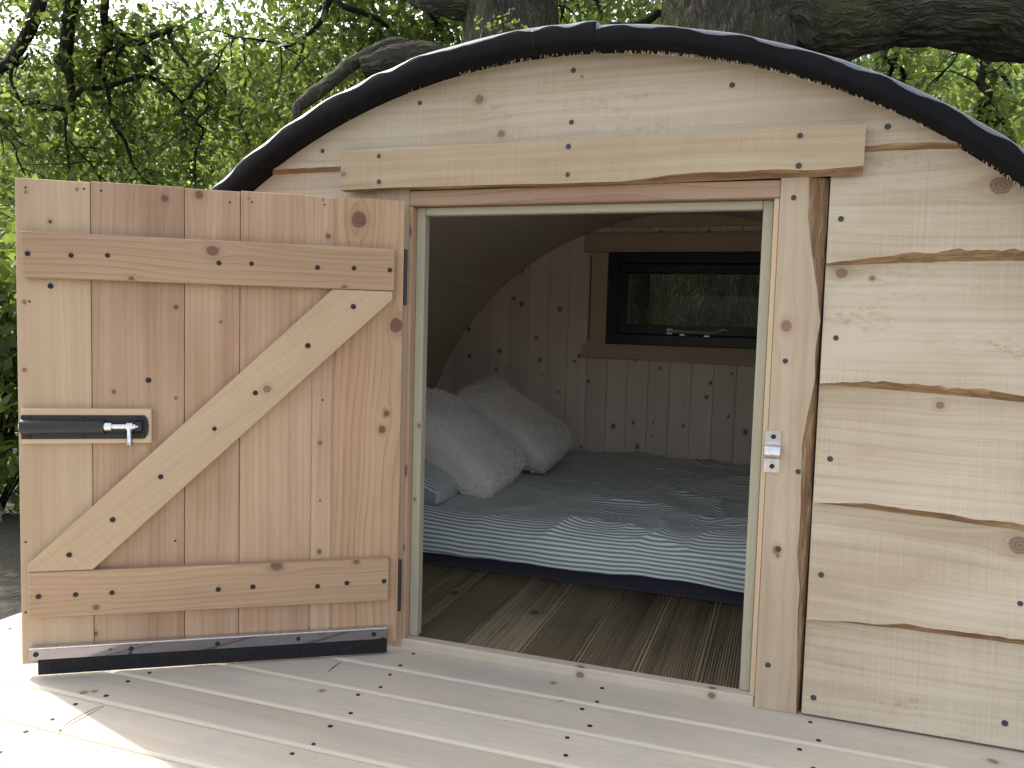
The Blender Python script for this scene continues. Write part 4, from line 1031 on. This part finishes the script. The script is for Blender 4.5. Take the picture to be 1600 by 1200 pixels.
def bg_tree(label, base, height, rx, rz, zc, n, lsz, mat, seed, group, shape=1.0):
    t = empty('background_tree', base); tag(t, label, 'tree', group); r = np.random.RandomState(seed); rg2 = random.Random(seed)
    tr = limb('t', [(0, 0, -.3), (rg2.gauss(0, .1), 0, height*.3), (rg2.gauss(0, .2), 0, height*.8)], [.16*height/7, .12*height/7, .03], t, BARKT, 10, 6, .15, seed)
    br = [tr]; cl = []
    for k in range(26):
        a = rg2.uniform(0, 6.28); z0 = height*rg2.uniform(.15, .7); e = rg2.uniform(.5, 1)
        tip = (math.cos(a)*rx*e, math.sin(a)*rx*e, z0+rg2.uniform(.1, .9)); br.append(limb('b', [(0, 0, z0), (tip[0]*.5, tip[1]*.5, (z0+tip[2])*.5+.1), tip], [.05, .03, .008], t, BARKT, 6, 3, .15, k)); cl.append(tip)
    limb_obj('trunk', br, t, BARKT)
    m = int(n/34)
    while len(cl) < m:
        v = r.normal(size=3); v /= np.linalg.norm(v); e = r.uniform(.45, 1)**.6
        c = (v[0]*rx*e, v[1]*rx*e, zc+v[2]*rz*e)
        if c[2] < .15: continue
        if mn.noise(Vector((c[0]*.7+seed, c[1]*.7, c[2]*.7))) < -.28: continue
        cl.append(c)
    C, Tn = clump_leaves(cl, 34, .05*rx+.10, r)
    leaves('crown', C, lsz, t, mat, r, True, tint=Tn); return t
def gx(px, d): p = T(px, 520, d); return (float(p[0]), float(p[1]), -.26)
G = 'trees beyond the pod'
bg_tree('yellow-green sunlit tree beyond the open door, above the middle of its top edge', gx(310, 13), 4.6, 2.2, 2.1, 2.6, 15000, .12, LEAF_MID, 1, G)
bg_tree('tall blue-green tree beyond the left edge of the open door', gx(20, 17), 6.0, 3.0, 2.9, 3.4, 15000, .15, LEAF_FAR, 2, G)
bg_tree('dense shaded tree showing between the door top and the roof edge', gx(450, 19), 5.8, 2.6, 2.8, 3.0, 14000, .15, LEAF_FAR, 3, G)
bg_tree('bright green tree behind the left slope of the black roof', gx(585, 14), 5.4, 2.2, 2.3, 3.0, 13000, .13, LEAF_MID, 4, G)
bg_tree('pale tree standing between the two oak stems', gx(950, 18), 7.4, 2.2, 3.2, 4.2, 11000, .15, LEAF_MID, 5, G)
bg_tree('leafy green tree under the thick oak limb', gx(1400, 14), 6.2, 2.7, 2.8, 3.4, 17000, .13, LEAF_MID, 6, G)
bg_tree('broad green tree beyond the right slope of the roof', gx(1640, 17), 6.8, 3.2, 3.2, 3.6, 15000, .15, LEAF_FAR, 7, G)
bg_tree('low spreading tree beside the soil at the outer edge of the open door', gx(-160, 11), 4.2, 2.0, 1.9, 2.2, 13000, .11, LEAF_MID, 8, G)
# the wood behind everything: a mass of foliage nobody could count
def woodland():
    r = np.random.RandomState(77); cl = []; tn = []
    for _ in range(4600):
        px = r.uniform(-500, 2100); d = r.uniform(19, 30)
        tp = 76+55*mn.noise(Vector((px*.006, 1, 0)))+30*mn.noise(Vector((px*.02, 4, 0)))+(-60 if px > 850 else 0)
        py = r.uniform(tp, 470) if r.random() < .8 else r.uniform(tp, 200)
        cl.append(T(px, py, d)+r.normal(size=3)*.2); tn.append(0)
    C, Tn = clump_leaves(cl, 26, .34, r)
    o = leaves('woodland', C, .21, None, LEAF_WOOD, r, True, tint=Tn)
    return tag(o, 'mass of pale green woodland foliage far behind the trees', 'woodland', kind='stuff')
LEAF_WOOD = leaf_mat('hazy_leaf', (.028, .06, .035), (.17, .22, .12), (.09, .16, .08), (.48, .56, .27), .5)  # pale greens with the far haze mixed into the colour
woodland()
# shrubs along the edge of the clearing, left of the deck
for i, (px, d, h, wd_, lb_) in enumerate([(-25, 4.0, .86, .62, 'dark leafy shrub growing by the soil at the free edge of the door'), (-230, 6.8, 1.2, .9, 'broad leafy shrub at the far left of the clearing'), (110, 7.4, 1.2, .9, 'leafy shrub hidden behind the open door')]):
    sh = empty('shrub', gx(px, d)); tag(sh, lb_, 'shrub', 'shrubs beside the clearing'); r = np.random.RandomState(40+i); cl = []
    while len(cl) < 230:
        v = r.normal(size=3); v /= np.linalg.norm(v); e = r.uniform(.3, 1)
        c = (v[0]*wd_*e, v[1]*wd_*e, h*.85+v[2]*h*e)
        if c[2] > .02: cl.append(c)
    limb_obj('stems', [limb('s', [(0, 0, -.1), (c[0]*.4, c[1]*.4, c[2]*.5), c], [.012, .009, .003], sh, BARKT, 5, 3, .1, 1) for c in cl[:40]], sh, BARKT)
    C, Tn = clump_leaves(cl, 16, .10, r); leaves('foliage', C, .085, sh, LEAF_NEAR, r, True, tint=Tn)
